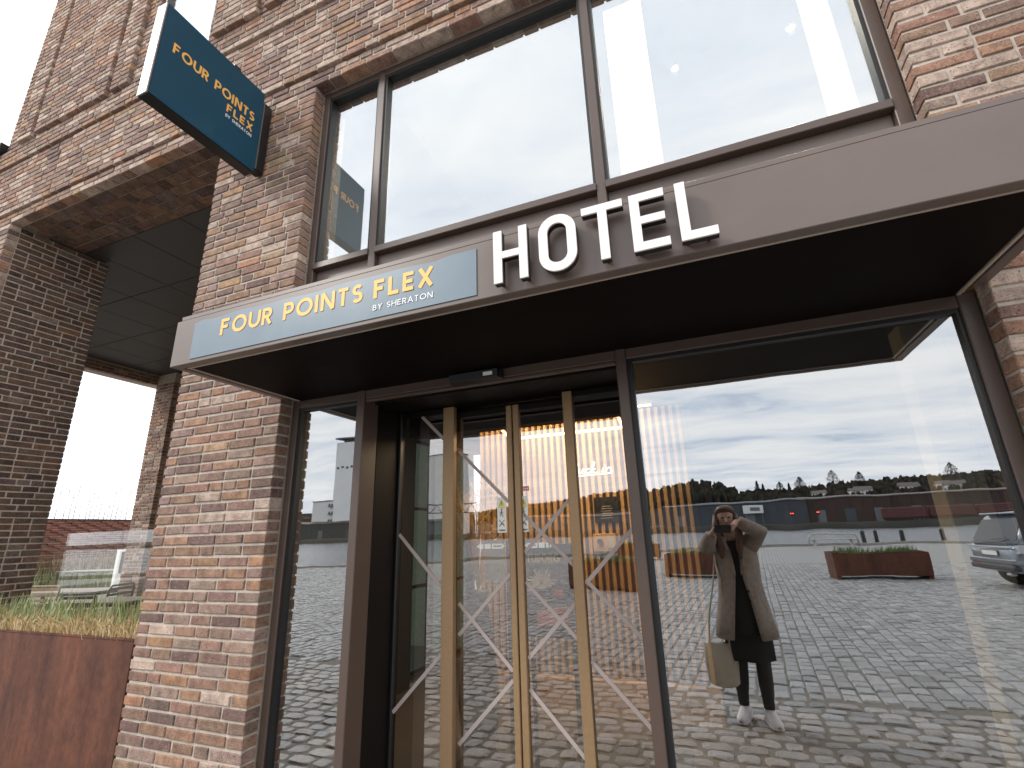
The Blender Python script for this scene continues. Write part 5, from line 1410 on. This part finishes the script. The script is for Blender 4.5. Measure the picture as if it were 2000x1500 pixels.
for s_ in (-1, 1):       # lapels
    o = fixnormals(MB().prism([(0, 0), (s_ * .075, .10), (s_ * .055, .24), (s_ * .10, .25), (s_ * .065, .30), (s_ * .015, .22)], (.107 + s_ * .02, -2.435, 1.13), (1, 0, 0), (0, -.22, 1), (0, .008, 0)).build("lapel", M_COAT)); pp_(o)
for z_ in (1.0, .92): 
    o = fixnormals(MB().tube([(.165, -2.425, z_), (.165, -2.415, z_)], .012, 10).build("button", M_DRESS)); pp_(o)
# head details
hd = Vector((.072, -2.51, 1.625))
hr = []
for z_, rx, ry, yo_ in [(1.745, .02, .02, -.012), (1.735, .058, .062, -.012), (1.70, .088, .098, -.016), (1.64, .100, .108, -.022), (1.58, .102, .098, -.032), (1.50, .104, .085, -.045), (1.42, .11, .072, -.055), (1.33, .105, .05, -.06), (1.27, .07, .03, -.06)]:
    ring = []
    for k in range(24):
        a = 2 * math.pi * k / 24
        y_ = math.sin(a) * ry
        if z_ < 1.69 and math.sin(a) > .25: y_ = ry * .25 - (.01 if z_ > 1.5 else 0)      # face opening
        ring.append((hd.x + rx * math.cos(a) + .004 * math.sin(5 * a + z_ * 40), hd.y + yo_ + y_, z_))
    hr.append(ring)
pp_(fixnormals(MB().loft(hr).build("hair", M_HAIR, smooth=True)))
for s_ in (-1, 1):
    pp_(fixnormals(MB().tube([(hd.x + s_ * .088, hd.y + .0, 1.66), (hd.x + s_ * .098, hd.y + .035, 1.56), (hd.x + s_ * .095, hd.y + .07, 1.46), (hd.x + s_ * .085, hd.y + .085, 1.36), (hd.x + s_ * .08, hd.y + .085, 1.27)], [.02, .032, .036, .03, .012], 8).build("hair_lock", M_HAIR, smooth=True)))
fy = hd.y + .082
pp_(fixnormals(MB().loft([[(hd.x + r_ * math.cos(2 * math.pi * k / 8), fy - .008 + d_ + r_ * .4 * math.sin(2 * math.pi * k / 8), z_) for k in range(8)] for z_, r_, d_ in ((1.628, .007, .0), (1.60, .011, .012), (1.588, .014, .016), (1.580, .010, .004))]).build("nose", M_SKIN, smooth=True)))
for s_ in (-1, 1):
    pp_(fixnormals(MB().loft([ell(hd.x + s_ * .030, fy + .002, .013, .006, 1.625, 10), ell(hd.x + s_ * .030, fy + .004, .014, .007, 1.630, 10), ell(hd.x + s_ * .030, fy + .002, .012, .005, 1.636, 10)]).build("eye", M_DRESS, smooth=True)))
    pp_(fixnormals(MB().loft([ell(hd.x + s_ * .088, hd.y, .008, .016, z_, 8) for z_ in (1.59, 1.61, 1.64)]).build("ear", M_SKIN, smooth=True)))
M_LIP = mat("lips", (.36, .13, .11), .5)
pp_(fixnormals(MB().loft([ell(hd.x, fy - .006, .020, .006, 1.548, 10), ell(hd.x, fy - .003, .024, .008, 1.554, 10), ell(hd.x, fy - .006, .020, .006, 1.561, 10)]).build("mouth", M_LIP, smooth=True)))
# phone: its lens is where the picture is taken from
ph = empty("phone", tuple(CAM)); tag(ph, "dark phone held up by the mirrored photographer", "phone")
def phbox(name, x0, x1, y0, y1, z0, z1, m):
    c_ = CAM + rt * ((x0 + x1) / 2) + up * ((y0 + y1) / 2) + fw * ((z0 + z1) / 2)
    top_part(MB().obox(c_, rt, up, fw, (x1 - x0) / 2, (y1 - y0) / 2, (z1 - z0) / 2).build(name, m), ph)
phbox("phone_body", -.040, .108, -.055, .018, -.0145, -.0065, M_BLACKMETAL)
phbox("lens_bump", -.012, .020, -.020, .012, -.0064, -.0045, M_CARGLASS)
phbox("screen", -.036, .104, -.051, .014, -.0152, -.0146, M_CARGLASS)
def hand(wrist, grip, thumb, up_dir, side):
    """palm and five fingers closing on the phone's short edge"""
    w_ = Vector(wrist); g = Vector(grip); d = (g - w_)
    v = [(*w_, .024), (*(w_ + d * .45), .030, .020), (*(w_ + d * .75), .030, .018)]; e2 = [(0, 1), (1, 2)]
    for i in range(4):
        base = w_ + d * .78 + up_dir * (.027 - .018 * i)
        l_ = (.034, .040, .037, .028)[i]
        b0 = len(v)
        k1 = base + d.normalized() * l_ * .5 + fw * .014
        k2_ = k1 + fw * .010 + side * .018
        v += [(*base, .0095), (*k1, .0085), (*k2_, .0075)]
        e2 += [(2, b0), (b0, b0 + 1), (b0 + 1, b0 + 2)]
    b0 = len(v)
    t0 = w_ + d * .45 + up_dir * -.02 - fw * .006; t1 = t0 + d * .3 - fw * .012; t2 = Vector(thumb)
    v += [(*t0, .012), (*t1, .0105), (*t2, .009)]
    e2 += [(1, b0), (b0, b0 + 1), (b0 + 1, b0 + 2)]
    vv = []
    for q in v:         # everything stays behind the lens
        p = Vector(q[:3]); dep = (p - CAM).dot(fw)
        if dep > -.019: p = p - fw * (dep + .019)
        vv.append((*p, *q[3:]))
    return pp_(skinned("hand", vv, e2, M_SKIN, 1))
ctr = CAM - fw * .011
pR = ctr + rt * .112 - up * .018; pL = ctr - rt * .044 - up * .03
hand((.165, -2.365, 1.60), pR, pR - rt * .03 - fw * .012 - up * .01, up, -rt)
hand((-.065, -2.36, 1.49), pL, pL + rt * .02 - fw * .012 - up * .02, up, rt * .25)
# tote bag on the arm
tb = empty("tote_bag", (-.12, -2.52, .25)); tag(tb, "cream tote bag hanging at the photographer's side", "bag")
M_TOTE = mat("cream canvas", (.52, .46, .36), .85, noise=.1, nscale=20)
rings = []
for z_, hx, hy in ((.245, .10, .045), (.27, .125, .06), (.42, .135, .05), (.575, .13, .02)):
    rings.append([(-.13 + hx * math.copysign(abs(math.cos(a)) ** .5, math.cos(a)), -2.50 + hy * math.copysign(abs(math.sin(a)) ** .6, math.sin(a)), z_ + .01 * math.sin(3 * a)) for a in [2 * math.pi * k / 20 for k in range(20)]])
top_part(fixnormals(MB().loft(rings).build("bag_body", M_TOTE, smooth=True)), tb)
for q in (-1, 1):
    top_part(MB().tube([(-.21, -2.50 + q * .015, .57), (-.17, -2.50 + q * .012, .85), (-.11, -2.50 + q * .012, 1.10), (-.08, -2.52, 1.30), (-.05, -2.50 + q * .012, 1.10), (-.06, -2.50 + q * .012, .85), (-.05, -2.50 + q * .015, .57)], .008, 6).build("handle", M_TOTE), tb)
#SPLIT
